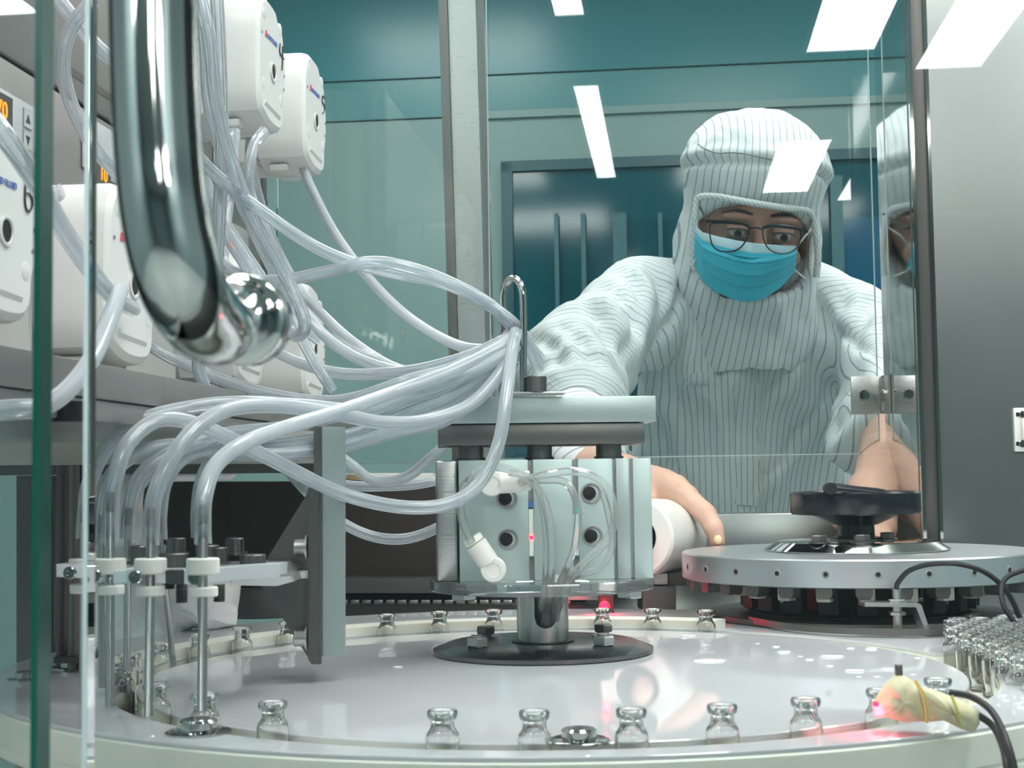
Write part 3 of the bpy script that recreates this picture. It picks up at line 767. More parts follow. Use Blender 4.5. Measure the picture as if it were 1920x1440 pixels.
# counterbored mounting holes
for (x, zf) in ((-0.0265, 0.68), (-0.0262, 0.345), (0.0325, 0.715), (0.0330, 0.36)):
    c = ab2(x, fd - 0.0003, bz0 + bh * zf); ax = rotz((0, -1, 0), BR)
    mb = MB(); mb.lathe([(0.0074, -0.0006), (0.0074, 0.0006), (0.0066, 0.0009), (0.0060, 0.0003), (0.0048, -0.0004)], c, ax, 28); mb.build('counterbore', 'slot', act)
    MB().lathe([(0.0046, -0.0006), (0.0046, 0.0008), (0.0038, 0.0011)], c + rotz((-0.0012, 0, 0), BR), ax, 24).build('bolt_hole', 'hole', act)
# guide rods, lower and upper top plates
zp0 = P(1010, 833, 1.02).z; zp1 = P(1010, 793, 1.02).z; zp2 = P(1010, 742, 1.02).z
for x in (-0.0505, -0.0015, 0.0485):
    MB().cyl(ab2(x, -0.012, bz1 - 0.002), ab2(x, -0.012, zp0 + 0.001), 0.0092, n=32).build('guide_rod', 'steeldark', act)
    MB().lathe([(0.0105, 0), (0.0105, 0.002)], ab2(x, -0.012, bz1), n=28).build('rod_seal', 'grey', act)
cbox(MB(), -0.0735, 0.0715, -0.0335, 0.036, zp0, zp1, 0.0008).build('top_plate', 'steeldark', act)
cbox(MB(), -0.0745, 0.0795, -0.0365, 0.040, zp1 + 0.0006, zp2, 0.0006).build('cap_plate', 'aluplate', act)
# hoop that gathers the tubes
hk = thing('tube_hook', 'bent steel rod hook gathering the silicone tubes on top of the lift cylinder', 'hook', P(962, 738, 1.04))
dh = 1.035
pts = [P(981, 736, dh), P(981, 680, dh), P(982, 600, dh)] + [P(962 + 19 * math.cos(R(a)), 560 - 38 * math.sin(R(a)), dh + 0.004 * (1 - math.cos(R(a)))) for a in range(0, 181, 20)] + [P(943, 590, dh + 0.008), P(941, 640, dh + 0.008), P(941, 736, dh + 0.008)]
MB().tube(crom(pts, 4), 0.0026, 14).build('bent_rod', 'chrome', hk)
c = P(1004, 738, dh); MB().box(c, (0.040, 0.018, 0.0016), BR, 0.0006).build('hook_plate', 'steel', hk)
c = P(1006, 736, dh - 0.004)
mb = MB(); mb.cyl(c, c + ZM * 0.0115, 0.0072, n=24, bev=0.0006); mb.build('cap_screw', 'steeldark', hk)
# white push-in fittings and clear air hoses on the front of the block
def elbow(cx, cy, rx, ry, ang, r=0.0088):
    c = P(cx, cy, 1.012); ax = Vector((0, -1, 0)); dv = (CR * math.cos(R(ang)) + CU * math.sin(R(ang)))
    t = thing_part = MB(); t.lathe([(r * 0.8, -0.010), (r, -0.008), (r, 0.004), (r * 0.9, 0.0055), (r * 0.55, 0.0055), (r * 0.5, 0.0045)], c, ax, 28)
    o = t.build('elbow_fitting', 'ptfe', act, ang=30)
    m2 = MB(); m2.cyl(c + dv * r * 0.6, c + dv * 0.0215, r * 0.86, n=26, bev=0.0006); m2.build('fitting_sleeve', 'whitesoft', o, ang=30)
    m3_ = MB(); m3_.cyl(c + dv * 0.0218, c + dv * 0.0265, r * 0.78, n=26, bev=0.0008); m3_.build('release_ring', 'cream', o, ang=30)
    return o
elbow(925, 1068, 0, 0, 124)
elbow(922, 906, 0, 0, 4)
elbow(1110, 1050, 0, 0, 30, 0.0095) if False else None
def hose(pts, r=0.0029, lab=None):
    return MB().tube(crom(pts, 8), r, 10).build('air_hose', 'tubeclear', act)
fdp = 1.005
hose([P(885, 1018, fdp), P(868, 980, fdp), P(864, 930, fdp), P(885, 893, fdp - .01), P(925, 876, fdp - .012), P(965, 884, fdp - .012), P(998, 905, fdp - .012), P(1022, 945, fdp - .01), P(1033, 1010, fdp - .008), P(1032, 1090, fdp), P(1028, 1130, 1.052), P(1022, 1170, 1.058)])
hose([P(955, 886, fdp - .004), P(1000, 900, fdp - .008), P(1018, 960, fdp - .008), P(1024, 1020, fdp - .006), P(1022, 1090, fdp), P(1015, 1140, 1.055)], 0.0022)
hose([P(975, 905, fdp), P(1020, 890, fdp - .012), P(1080, 884, fdp - .014), P(1130, 905, fdp - .012), P(1152, 960, fdp - .010), P(1140, 1010, fdp - .010), P(1100, 1050, fdp - .008), P(1066, 1090, fdp), P(1050, 1130, 1.050), P(1035, 1175, 1.060)])
hose([P(1010, 900, fdp - .004), P(1060, 905, fdp - .008), P(1082, 950, fdp - .008), P(1078, 1020, fdp - .006), P(1060, 1070, fdp - .004), P(1045, 1110, fdp + .03), P(1040, 1160, 1.060)], 0.0026)
hose([P(1128, 918, fdp - .006), P(1140, 960, fdp - .006), P(1148, 1020, fdp - .006), P(1125, 1065, fdp - .004), P(1080, 1080, fdp - .002), P(1052, 1110, fdp + .03), P(1042, 1170, 1.060)], 0.0024)
hose([P(1045, 1085, fdp + .01), P(1034, 1130, 1.052), P(1018, 1180, 1.062)], 0.0032)

# ---------------------------------------------------------------- aluminium indexing disc with its fingers
DC = Vector((P(1606, 1040, 1.31).x, 1.31, 0)); DR = 0.153
zd1 = 0.0575; zd0 = 0.0345
ald = thing('indexing_disc', 'large round aluminium disc with set screws round its rim at the right', 'machine disc', (DC.x, DC.y, 0))
MB().lathe([(DR - 0.003, zd0), (DR, zd0 + 0.001), (DR, zd1 - 0.0012), (DR - 0.0012, zd1)], DC, n=120).build('disc_plate', 'aludisc', ald)
MB().lathe([(0.079, zd1 - 0.0002), (0.080, zd1 + 0.0006), (0.080, zd1 + 0.0014), (0.070, zd1 + 0.0078), (0.066, zd1 + 0.0085)], DC, n=90).build('bevelled_hub', 'chrome', ald, ang=20)
for k in range(24):
    t = R(-97 + 15 * k); d = Vector((math.cos(t), math.sin(t), 0)); c = DC + d * DR + ZM * (zd0 + 0.0115)
    mb = MB(); mb.lathe([(0.0034, -0.003), (0.0034, 0.0003), (0.0024, 0.0005), (0.0021, 0.0001)], c, d, 18); o = mb.build('set_screw', 'slot', ald)
    MB().lathe([(0.0019, -0.0005), (0.0019, 0.0006)], c, d, 6).build('hex_socket', 'hole', o)
for k in range(30):
    t = R(-101 + 12 * k); d = Vector((math.cos(t), math.sin(t), 0)); sd_ = Vector((-d.y, d.x, 0))
    c = DC + d * (DR - 0.010)
    prof = [(-0.0065, 0.001), (0.0065, 0.001), (0.0065, -0.005), (0.0045, -0.0085), (-0.0045, -0.0085), (-0.0065, -0.005)]
    MB().prism([c - d * 0.008 + sd_ * x + ZM * (zd0 + z) for x, z in prof], d * 0.014).build('gripper_pad', 'grey', ald)
for k in range(20):
    t = R(-99 + 18 * k); d = Vector((math.cos(t), math.sin(t), 0)); sd_ = Vector((-d.y, d.x, 0))
    c = DC + d * (DR - 0.045)
    mb = MB(); mb.box(c + ZM * (zd0 - 0.0075), (0.010, 0.012, 0.013), t, 0.001); mb.build('white_spacer', 'cream', ald)
    mb = MB(); mb.box(c - d * 0.012 + ZM * (zd0 - 0.013), (0.010, 0.016, 0.024), t + 0.15); mb.build('drop_finger', 'rubber', ald)
for (px, py, r, m_) in ((1536, 1020, 0.0068, 'steeldark'), (1617, 1024, 0.0072, 'steeldark'), (1664, 1018, 0.0062, 'steeldark')):
    c = P(px, py, 1.262 if px != 1664 else 1.30); c.z = zd1 + 0.0085
    bolt(ald, c, r=r, h=0.0058, mat=m_, name='hub_bolt')
MB().lathe([(0.092, 0.0005), (0.095, 0.002), (0.095, 0.006), (0.050, 0.0075), (0.050, zd0 - 0.001)], DC + Vector((0, 0, 0)), n=80).build('pedestal', 'rubber', ald)
MB().lathe([(0.128, 0.0004), (0.131, 0.0008), (0.131, 0.0048), (0.127, 0.0055), (0.095, 0.0055)], DC, n=90).build('base_ring', 'steeldark', ald)
# hand wheel
hw = thing('hand_wheel', 'black bakelite hand wheel with folding grip on the aluminium disc', 'hand wheel', DC + ZM * (zd1 + 0.0085))
H = DC + ZM * (zd1 + 0.0085) + Vector((0, 0, 0))
zr0 = P(1600, 968, 1.27).z - H.z; zr1 = P(1600, 922, 1.27).z - H.z
HWR = 0.0565
MB().lathe([(0.0215, 0), (0.0220, 0.001), (0.0220, 0.003), (0.0165, 0.004), (0.0160, zr0 - 0.009), (0.020, zr0 - 0.008), (HWR - 0.018, zr0 + 0.0005), (HWR - 0.0015, zr0 + 0.001), (HWR, zr0 + 0.003), (HWR, zr1 - 0.002), (HWR - 0.002, zr1), (HWR - 0.010, zr1), (HWR - 0.013, zr1 - 0.004), (0.018, zr1 - 0.006), (0.014, zr1 - 0.001), (0.0002, zr1 - 0.001)], H, n=80).build('wheel', 'black', hw, ang=40)
MB().lathe([(0.023, 0), (0.023, 0.0016)], H, n=40).build('hub_washer', 'steeldark', hw)
g0, g1 = P(1556, 914, 1.262), P(1662, 923, 1.262)
ga = (g1 - g0).normalized()
MB().lathe([(0.0030, 0), (0.0046, 0.0012), (0.0048, 0.008), (0.0040, 0.022), (0.0038, 0.040), (0.0030, (g1 - g0).length - 0.001), (0.0018, (g1 - g0).length)], g0 - ZM * 0.0008, ga, 24).build('folding_grip', 'black', hw)
MB().cyl(g0 + Vector((0, -0.005, -0.001)), g0 + Vector((0, 0.005, -0.001)), 0.0052, n=22).build('grip_hinge', 'rubber', hw)

# curved steel guide in front of the disc and low cover
gd = thing('curved_guide', 'low curved steel guide strip in front of the aluminium disc', 'guide strip', (DC.x - 0.05, DC.y - 0.13, 0))
pa, pb_ = [], []
gp = crom([G(1404, 1168, 0.002), G(1470, 1180, 0.002), G(1560, 1188, 0.002), G(1700, 1192, 0.002), G(1825, 1190, 0.002)], 6)
rr = [[p, p + ZM * 0.0052, p + ZM * 0.0052 + Vector((0.001, 0.004, 0)), p + Vector((0.001, 0.004, 0))] for p in gp]
MB().rings(rr).build('strip', 'steeldark', gd, smooth=False)

# ---------------------------------------------------------------- small sensor bracket with cable
sb = thing('sensor_bracket', 'small bent steel bracket carrying a threaded sensor at the right', 'sensor bracket', G(1700, 1190))
db = 1.135
prof = [(1622, 1131), (1722, 1131), (1728, 1134), (1744, 1184), (1812, 1186), (1812, 1191), (1738, 1191), (1718, 1138), (1622, 1138)]
MB().prism([P(x, y, db) for x, y in prof], Vector((0, 0.022, 0)), 0.0003).build('bent_plate', 'steel', sb, ang=25)
c = P(1682, 1135, db + 0.010)
MB().cyl(c - ZM * 0.0225, c + ZM * 0.004, 0.0036, n=20).build('threaded_body', 'steel', sb)
MB().hexa(c + ZM * 0.0018, ZM, 0.0072, 0.0028).build('lock_nut', 'steel', sb, ang=30)
MB().hexa(c - ZM * 0.0075, ZM, 0.0066, 0.0028).build('lock_nut', 'steel', sb, ang=30)
MB().cyl(c + ZM * 0.004, c + ZM * 0.0125, 0.0033, n=20).build('sensor_cap', 'steelh', sb)
cb = MB().tube(crom([c + ZM * 0.0125, P(1684, 1092, db), P(1705, 1070, db - .01), P(1745, 1058, db - .02), P(1800, 1058, db - .03), P(1850, 1075, db - .03), P(1888, 1110, db - .03), P(1915, 1165, db - .03), P(1945, 1240, db - .03)], 8), 0.0020, 10).build('sensor_cable', 'rubber')
tag(cb, 'thin black cable arching up from the threaded sensor in front of the aluminium disc', 'cable')
cb = MB().tube(crom([P(1985, 1020, 1.09), P(1940, 1060, 1.09), P(1885, 1085, 1.09), P(1880, 1130, 1.08), P(1905, 1172, 1.075)], 6), 0.0019, 10).build('sensor_cable', 'rubber')
tag(cb, 'short piece of black cable beside the crowded vials at the right edge', 'cable')

# ---------------------------------------------------------------- sensor wrapped in yellow tape
td = 0.72
tp = thing('taped_sensor', 'sensor wrapped in crumpled yellow masking tape at the front right rim', 'sensor', P(1740, 1330, td))
def px_blob(name, outline, d, th, mat, parent, bulge=0.004, seed=1):
    """crumpled cushion: outline in pixels at depth d with thickness th, rounded towards its edge"""
    pts = [P(x, y, d) for x, y in outline]
    c = sum(pts, Vector()) / len(pts)
    fine = []
    n = len(pts)
    for i in range(n):
        for k in range(4): fine.append(pts[i].lerp(pts[(i + 1) % n], k / 4))
    rr = []
    for (s_, o_) in ((0.02, -th / 2 - bulge), (0.4, -th / 2 - bulge * 0.9), (0.75, -th / 2 - bulge * 0.35), (0.95, -th * 0.25), (1.0, 0), (0.97, th * 0.25), (0.7, th / 2 + bulge * 0.3), (0.02, th / 2 + bulge)):
        rr.append([c + (p - c) * s_ + Vector((0, o_ + 0.0016 * noise.noise(p * 120 + Vector((seed, s_ * 2, 0))), 0)) for p in fine])
    return MB().rings(rr).build(name, mat, parent, ang=180)
px_blob('tape_wrap', [(1683, 1264), (1700, 1268), (1722, 1284), (1730, 1320), (1738, 1352), (1700, 1355), (1662, 1345), (1640, 1346), (1636, 1322), (1648, 1300), (1666, 1276)], td, 0.010, 'tape', tp, seed=2)
px_blob('tape_tail', [(1718, 1284), (1760, 1296), (1800, 1312), (1838, 1334), (1836, 1356), (1826, 1374), (1800, 1366), (1768, 1350), (1732, 1354), (1722, 1320)], td - 0.004, 0.007, 'tape', tp, seed=7)
MB().tube(crom([P(1716, 1276, td - .011), P(1730, 1300, td - .013), P(1737, 1330, td - .013), P(1738, 1354, td - .010)], 5), 0.0009, 6).build('tape_seam', 'tapeedge', tp)
MB().tube(crom([P(1784, 1304, td - .012), P(1794, 1330, td - .014), P(1800, 1360, td - .010)], 5), 0.0008, 6).build('tape_seam', 'tapeedge', tp)
MB().box(P(1685, 1256, td), (0.0032, 0.003, 0.0052), 0.1, 0.0005).build('sensor_tip', 'steeldark', tp)
MB().ball(P(1642, 1320, td - 0.004), 0.0013, 10).build('laser_window', 'laser', tp)
for i, pts in enumerate(([(1780, 1298, td + .004), (1820, 1306, td), (1856, 1330, td - .01), (1880, 1370, td - .02), (1897, 1420, td - .03), (1910, 1480, td - .03)],
                         [(1830, 1338, td - .004), (1862, 1362, td - .01), (1880, 1400, td - .02), (1888, 1440, td - .03), (1892, 1490, td - .03)])):
    cb = MB().tube(crom([P(*p) for p in pts], 8), 0.0017, 10).build('sensor_cable', 'rubber')
    tag(cb, ('outer black cable curving down from the taped sensor', 'inner black cable curving down from the taped sensor')[i], 'cable')

# laser emitter behind the track
ls = thing('laser_sensor', 'small black laser sensor with glowing red dot behind the far vials', 'sensor', P(1133, 1137, 1.36))
MB().box(P(1136, 1128, 1.375), (0.014, 0.012, 0.020), 0, 0.001).build('sensor_body', 'brown', ls)
MB().lathe([(0.0052, 0), (0.0052, 0.002), (0.0040, 0.003), (0.0036, 0.001)], P(1133, 1137, 1.369), (0, -1, 0), 24).build('lens_ring', 'red', ls)
MB().ball(P(1133, 1137, 1.362), 0.0036, 16).build('laser_window', 'laser', ls)
li = bpy.data.lights.new('laser_glow', 'POINT'); li.color = (1, 0.02, 0.08); li.energy = 0.06; li.shadow_soft_size = 0.003
lo = bpy.data.objects.new('laser_glow', li); COL.objects.link(lo); lo.location = P(1133, 1137, 1.352)
li = bpy.data.lights.new('laser_glow', 'POINT'); li.color = (1, 0.03, 0.10); li.energy = 0.03; li.shadow_soft_size = 0.003
lo = bpy.data.objects.new('laser_glow', li); COL.objects.link(lo); lo.location = P(1630, 1336, td - 0.006)

# ---------------------------------------------------------------- things behind the turntable
bx = thing('dark_cover_box', 'dark brown steel cover box behind the turntable left of the lift cylinder', 'machine cover', P(620, 1080, 1.5))
q0, q1 = P(437, 907, 1.50), P(905, 1086, 1.50)
mb = MB(); mb.prism([P(300, 1050, 1.50), P(262, 990, 1.50), P(262, 930, 1.50), P(282, 903, 1.50), P(905, 903, 1.50), P(905, 1083, 1.50), P(300, 1083, 1.50)], Vector((0.012, 0.16, 0))); mb.build('cover_shell', 'brown', bx, smooth=False)
MB().prism([P(437, 1083, 1.47), P(905, 1083, 1.47), P(905, 1112, 1.47), P(437, 1112, 1.47)], Vector((0, 0.20, 0))).build('lower_flange', 'steeldark', bx, smooth=False)
MB().prism([P(437, 1113, 1.49), P(1100, 1113, 1.49), P(1100, 1150, 1.49), P(437, 1150, 1.49)], Vector((0, 0.14, 0))).build('black_strip_panel', 'hole', bx, smooth=False)  # plain black strip below the flange
MB().prism([P(560, 1134, 1.455), P(1120, 1134, 1.455), P(1120, 1200, 1.455), P(560, 1200, 1.455)], Vector((0, 0.03, 0)), 0.001).build('front_rail', 'steeldark', bx)
for i in range(22):
    c = P(600 + i * 22, 1129, 1.452); MB().box(c, (0.0085, 0.008, 0.0042), 0, 0.0006).build('chain_link', 'needle', bx)
dm = thing('dark_drum', 'dark grey drum at the far left edge of the turntable', 'drum', P(478, 1180, 1.35))
c = P(490, 1187, 1.40); c.z = 0.0004
MB().lathe([(0.048, 0), (0.0485, 0.0006), (0.0485, 0.026), (0.047, 0.0272), (0.040, 0.0272), (0.040, 0.024)], c, n=56).build('drum_shell', 'grey', dm)
MB().lathe([(0.024, 0.023), (0.024, 0.034), (0.010, 0.034)], c, n=40).build('drum_hub', 'rubber', dm)
ct = thing('white_carton', 'white carton with brown print lying on the dark cover box', 'carton', P(730, 903, 1.52))
qa, qb = P(560, 888, 1.515), P(812, 903, 1.515)
MB().prism([P(600, 887, 1.515), P(812, 887, 1.515), P(812, 902.5, 1.515), P(600, 902.5, 1.515)], Vector((0, 0.10, 0)), 0.001).build('carton_body', 'carton', ct)
MB().prism([P(652, 890, 1.5135), P(676, 890, 1.5135), P(676, 900, 1.5135), P(652, 900, 1.5135)], Vector((0, 0.0006, 0))).build('printed_mark', 'cartonprint', ct, smooth=False)
# machine parts between cylinder and disc
sg = thing('slide_guide', 'grey steel slide blocks between the lift cylinder and the aluminium disc', 'slide', P(1240, 1100, 1.42))
MB().prism([P(1205, 1100, 1.40), P(1268, 1100, 1.40), P(1268, 1148, 1.40), P(1205, 1148, 1.40)], Vector((0, 0.06, 0)), 0.001).build('slide_block', 'steeldark', sg)
MB().prism([P(1190, 1076, 1.41), P(1252, 1076, 1.41), P(1252, 1096, 1.41), P(1190, 1096, 1.41)], Vector((0, 0.05, 0)), 0.001).build('slide_block', 'steel', sg)
MB().prism([P(1254, 1076, 1.412), P(1290, 1076, 1.412), P(1290, 1098, 1.412), P(1254, 1098, 1.412)], Vector((0, 0.05, 0)), 0.001).build('slide_block', 'grey', sg)
MB().prism([P(1040, 1104, 1.43), P(1130, 1104, 1.43), P(1130, 1125, 1.43), P(1040, 1125, 1.43)], Vector((0, 0.05, 0)), 0.001).build('slide_block', 'steel', sg)
for (px, py) in ((1225, 1070),):
    bolt(sg, P(px, py + 6, 1.43), r=0.006, h=0.005, mat='chrome')
rl = thing('white_roll', 'white roll lying on its side under the gloved right hand', 'roll', P(1255, 1000, 1.42))
rc0, rc1 = P(1190, 1008, 1.37), P(1262, 1004, 1.52)
ra = (rc1 - rc0).normalized(); Lr = (rc1 - rc0).length
MB().lathe([(0.020, 0.0), (0.034, 0.0), (0.0365, 0.003), (0.0370, Lr - 0.010), (0.0345, Lr - 0.002), (0.030, Lr), (0.020, Lr)], rc0, ra, 56, cap0=False, cap1=False).build('roll_film', 'whitesoft', rl)
MB().lathe([(0.0205, -0.0005), (0.0205, Lr), (0.017, Lr), (0.017, -0.0005)], rc0, ra, 40, cap0=False, cap1=False).build('roll_core', 'hole', rl)
# stand that carries the roll
MB().prism([P(1170, 1072, 1.44), P(1300, 1072, 1.44), P(1300, 1076, 1.44), P(1170, 1076, 1.44)], Vector((0, 0.12, 0))).build('carrier_shelf', 'steeldark', sg, smooth=False)

# ---------------------------------------------------------------- upright bracket holding the needle carrier
bk = thing('upright_bracket', 'upright aluminium bracket with dark triangular gusset plate beside the needles', 'bracket', P(620, 1230, 0.93))
db = 0.93
MB().prism([P(604, 800, db), P(648, 800, db), P(648, 1231, db), P(604, 1231, db)], Vector((-0.002, 0.010, 0)), 0.0004).build('front_bar', 'aluplate', bk)
MB().prism([P(588, 800, db + .003), P(603, 800, db + .003), P(603, 1228, db + .003), P(588, 1228, db + .003)], Vector((0, 0.03, 0))).build('rear_bar', 'steeldark', bk, smooth=False)
MB().prism([P(577, 915, db - .006), P(601, 905, db - .006), P(601, 1246, db - .006), P(584, 1246, db - .006), P(577, 1236, db - .006)], Vector((0, 0.008, 0)), 0.001).build('clamp_strip', 'steeldark', bk)
MB().prism([P(490, 1064, db + .004), P(582, 915, db + .004), P(582, 1240, db + .004), P(490, 1098, db + .004)], Vector((0, 0.006, 0)), 0.0005).build('gusset_plate', 'steeldark', bk)
MB().prism([P(505, 1070, db), P(584, 1070, db), P(584, 1085, db), P(505, 1085, db)], Vector((0, 0.012, 0)), 0.0005).build('arm_plate', 'cream', bk)
for py in (1026, 1196):
    c = P(577, py, db - .003)
    mb = MB(); mb.cyl(c, c - Vector((0.0085, 0, 0)), 0.0052, n=20, bev=0.0006); mb.lathe([(0.0075, 0), (0.0075, 0.0012)], c, (-1, 0, 0), 24); mb.build('cap_screw', 'steel', bk)

# ---------------------------------------------------------------- needle carrier bars
nc = thing('needle_carrier', 'bright aluminium needle carrier bars with white bushings and cap screws', 'needle holder', P(340, 1080, 0.80))
def bar(x0, y0, x1, y1, d0, d1, h=28, dep=0.016, mat='aluwhite'):
    a, b, c_, d_ = P(x0, y0 - h / 2, d0), P(x1, y1 - h / 2, d1), P(x1, y1 + h / 2, d1), P(x0, y0 + h / 2, d0)
    return MB().prism([a, b, c_, d_], Vector((0.001, dep, 0)), 0.0005).build('carrier_bar', mat, nc)
bar(345, 1082, 526, 1070, 0.745, 0.86, 28, 0.018)
bar(238, 1083, 360, 1080, 0.75, 0.79, 26, 0.016)
bar(168, 1080, 262, 1078, 0.77, 0.81, 26, 0.016)
bar(105, 1070, 190, 1074, 0.80, 0.82, 24, 0.014)
MB().prism([P(300, 1062, 0.86), P(525, 1060, 0.88), P(540, 1074, 0.88), P(300, 1078, 0.86)], Vector((0.002, 0.05, 0)), 0.0005).build('carrier_plate', 'steel', nc)
MB().prism([P(430, 1084, 0.85), P(548, 1076, 0.86), P(552, 1090, 0.86), P(520, 1099, 0.86), P(430, 1098, 0.85)], Vector((0, 0.03, 0)), 0.0012).build('lower_plate', 'steel', nc)
for (px, py, d, r) in ((474, 1054, 0.85, 0.0075), (440, 1022, 0.93, 0.0058), (325, 1052, 0.84, 0.0080), (330, 1022, 0.92, 0.006), (262, 1038, 0.86, 0.0055), (392, 1036, 0.90, 0.0062), (410, 1040, 0.9, 0.0055)):
    c = P(px, py, d); mb = MB(); mb.lathe([(r * 1.35, -0.001), (r * 1.35, 0.0006)], c - ZM * 0.005, n=24); mb.cyl(c - ZM * 0.0055, c + ZM * 0.0045, r, n=24, bev=0.0006); mb.build('cap_screw', 'steeldark', nc)
for (px, y0, y1, d, r) in ((341, 1092, 1130, 0.78, 0.0032), (411, 1096, 1128, 0.84, 0.0034), (318, 1090, 1104, 0.82, 0.003)):
    mb = MB(); p0, p1 = P(px, y0, d), P(px, y1, d); n_ = 14
    prof = [(r if i % 2 else r * 0.86, (p1 - p0).length * i / n_) for i in range(n_ + 1)]
    mb.lathe(prof, p0, p1 - p0, 18); mb.build('threaded_stud', 'rubber', nc)
for (px, py, d) in ((255, 1082, 0.748), (366, 1083, 0.742), (180, 1080, 0.768), (132, 1074, 0.797)):
    c = P(px, py, d); socket_screw(nc, c, (0, -1, 0), 0.0034, 0.0026, 'chrome', 'clamp_screw')
MB().prism([P(212, 1070, 0.762), P(236, 1070, 0.762), P(236, 1094, 0.762), P(212, 1094, 0.762)], Vector((0, 0.01, 0)), 0.0004).build('bar_end', 'edgepale', nc)
MB().prism([P(310, 1070, 0.755), P(344, 1070, 0.755), P(344, 1096, 0.755), P(310, 1096, 0.755)], Vector((0, 0.01, 0)), 0.0004).build('bar_end', 'grey', nc)

# filling needles: (x top, y top, x bottom, y bottom, depth top, depth bottom, bushing, shaft radius, tube top)
NG = 'steel filling needles over the vial track'
needles = [
    (381, 985, 379, 1335, 0.745, 0.715, True, 0.0023, 'rightmost front filling needle, straight, above the lone bolt in the rim'),
    (283, 990, 279, 1345, 0.765, 0.740, True, 0.0023, 'middle front filling needle dipping into a vial'),
    (207, 960, 206, 1325, 0.790, 0.775, True, 0.0023, 'leftmost front filling needle under a thick tube end'),
    (157, 980, 156, 1290, 0.830, 0.820, True, 0.0021, 'outermost left filling needle beside the glass edge'),
    (189, 1000, 191, 1290, 0.860, 0.850, False, 0.0019, 'filling needle behind the leftmost front one'),
    (240, 985, 238, 1255, 0.870, 0.880, False, 0.0020, 'rear filling needle between the two left front needles'),
    (300, 1000, 326, 1250, 0.880, 0.900, False, 0.0018, 'bent rear filling needle slanting to the right'),
    (372, 1000, 377, 1190, 0.900, 0.960, False, 0.0018, 'rear filling needle hidden behind the rightmost one')]
NT = []
for (x0, y0, x1, y1, d0, d1, bush, r, lab) in needles:
    a, b = P(x0, y0, d0), P(x1, y1, d1)
    t = thing('filling_needle', lab, 'needle', P(x0 + (x1 - x0) * 0.3, 1080, d0), NG)
    if 'bent' in lab:
        k = P(322, 1215, d1); pts = [a, P(307, 1080, d0), P(318, 1170, 0.89), k, b]
        MB().tube(crom(pts, 4), r, 12).build('needle_shaft', 'needle', t)
    else:
        MB().tube([a, a.lerp(b, 0.5), b], r, 14).build('needle_shaft', 'needle', t)
    hb = a.lerp(b, 0.03)
    MB().cyl(a, a + (a - b).normalized() * 0.010, r * 1.12, n=14).build('hose_barb', 'steeldark', t)
    if bush:
        m_ = P(x0 + (x1 - x0) * 0.25, 1066, d0)
        zc_ = P(x0, 1062, d0).z; f = (zc_ - a.z) / (b.z - a.z); c = a.lerp(b, f)
        for (dz0, dz1, rr_) in ((-0.0035, 0.0045, 0.0082), (-0.0145, -0.0095, 0.0074)):
            MB().lathe([(rr_ - 0.0006, dz0), (rr_, dz0 + 0.0006), (rr_, dz1 - 0.0006), (rr_ - 0.0006, dz1)], c, n=32).build('bushing', 'ptfe', t)
    NT.append(a)

# dark guide columns at the left and crumpled plastic bag
gc = thing('guide_columns', 'pair of dark ribbed steel guide columns at the left behind the needles', 'columns', P(130, 1245, 1.02))
for (px, w_, m_, d) in ((116, 22, 'grey', 1.02), (138, 20, 'steeldark', 1.0), (152, 9, 'rubber', 1.03)):
    r = w_ / 2 / 2770 * d
    pb0 = P(px, 1243, d); pt0 = P(px, 872, d)
    MB().cyl(Vector((pb0.x, pb0.y, 0.001)), Vector((pb0.x, pb0.y, pt0.z)), r, n=28).build('column', m_, gc)
MB().prism([P(100, 1244, 0.99), P(158, 1244, 0.99), P(158, 1232, 0.99), P(100, 1232, 0.99)], Vector((0, 0.05, 0)), 0.0005).build('column_foot', 'steeldark', gc)
lpn = MB().prism([P(30, 892, 1.12), P(100, 892, 1.12), P(100, 1270, 1.12), P(30, 1270, 1.12)], Vector((0, 0.03, 0)), 0.001).build('steel_sheet', 'grey')
tag(lpn, 'narrow grey steel panel hanging left of the guide columns', 'panel')
def crumple(name, outline, d, th, seed, amp, label):
    pts = [P(x, y, d) for x, y in outline]; c = sum(pts, Vector()) / len(pts); n = len(pts); fine = []
    for i in range(n):
        for k in range(10): fine.append(pts[i].lerp(pts[(i + 1) % n], k / 10))
    rr = []
    for j in range(15):
        s_ = 0.03 + 0.97 * (j / 14)
        off = -th * math.sqrt(max(0, 1 - s_ ** 2))
        rr.append([c + (p - c) * s_ + Vector((0, off, 0)) + amp * noise.turbulence_vector(p.lerp(c, 1 - s_) * 26 + Vector((seed, 0, 0)), 4, True) for p in fine])
    rr.append([p + Vector((0, th * 0.5, 0)) for p in fine]); rr.append([c + (p - c) * 0.05 + Vector((0, th, 0)) for p in fine])
    o = MB().rings(rr).build(name, 'film', ang=25); return tag(o, label, 'bag')
crumple('plastic_bag', [(150, 1010), (210, 990), (262, 1010), (300, 1040), (380, 1060), (445, 1070), (440, 1120), (430, 1185), (350, 1200), (280, 1205), (215, 1215), (155, 1225), (148, 1130)], 1.28, 0.05, 3, 0.010, 'crumpled translucent plastic bag lying behind the filling needles')
crumple('plastic_film', [(150, 884), (250, 882), (268, 905), (262, 960), (272, 1000), (250, 1030), (200, 1040), (162, 1012), (148, 950)], 1.25, 0.015, 9, 0.004, 'white plastic film hanging behind the leftmost needle tubes')
crumple('folded_film', [(240, 881), (330, 878), (436, 884), (440, 892), (430, 900), (330, 903), (245, 904)], 1.26, 0.012, 4, 0.0015, 'folded strip of white plastic film under the cross beam')
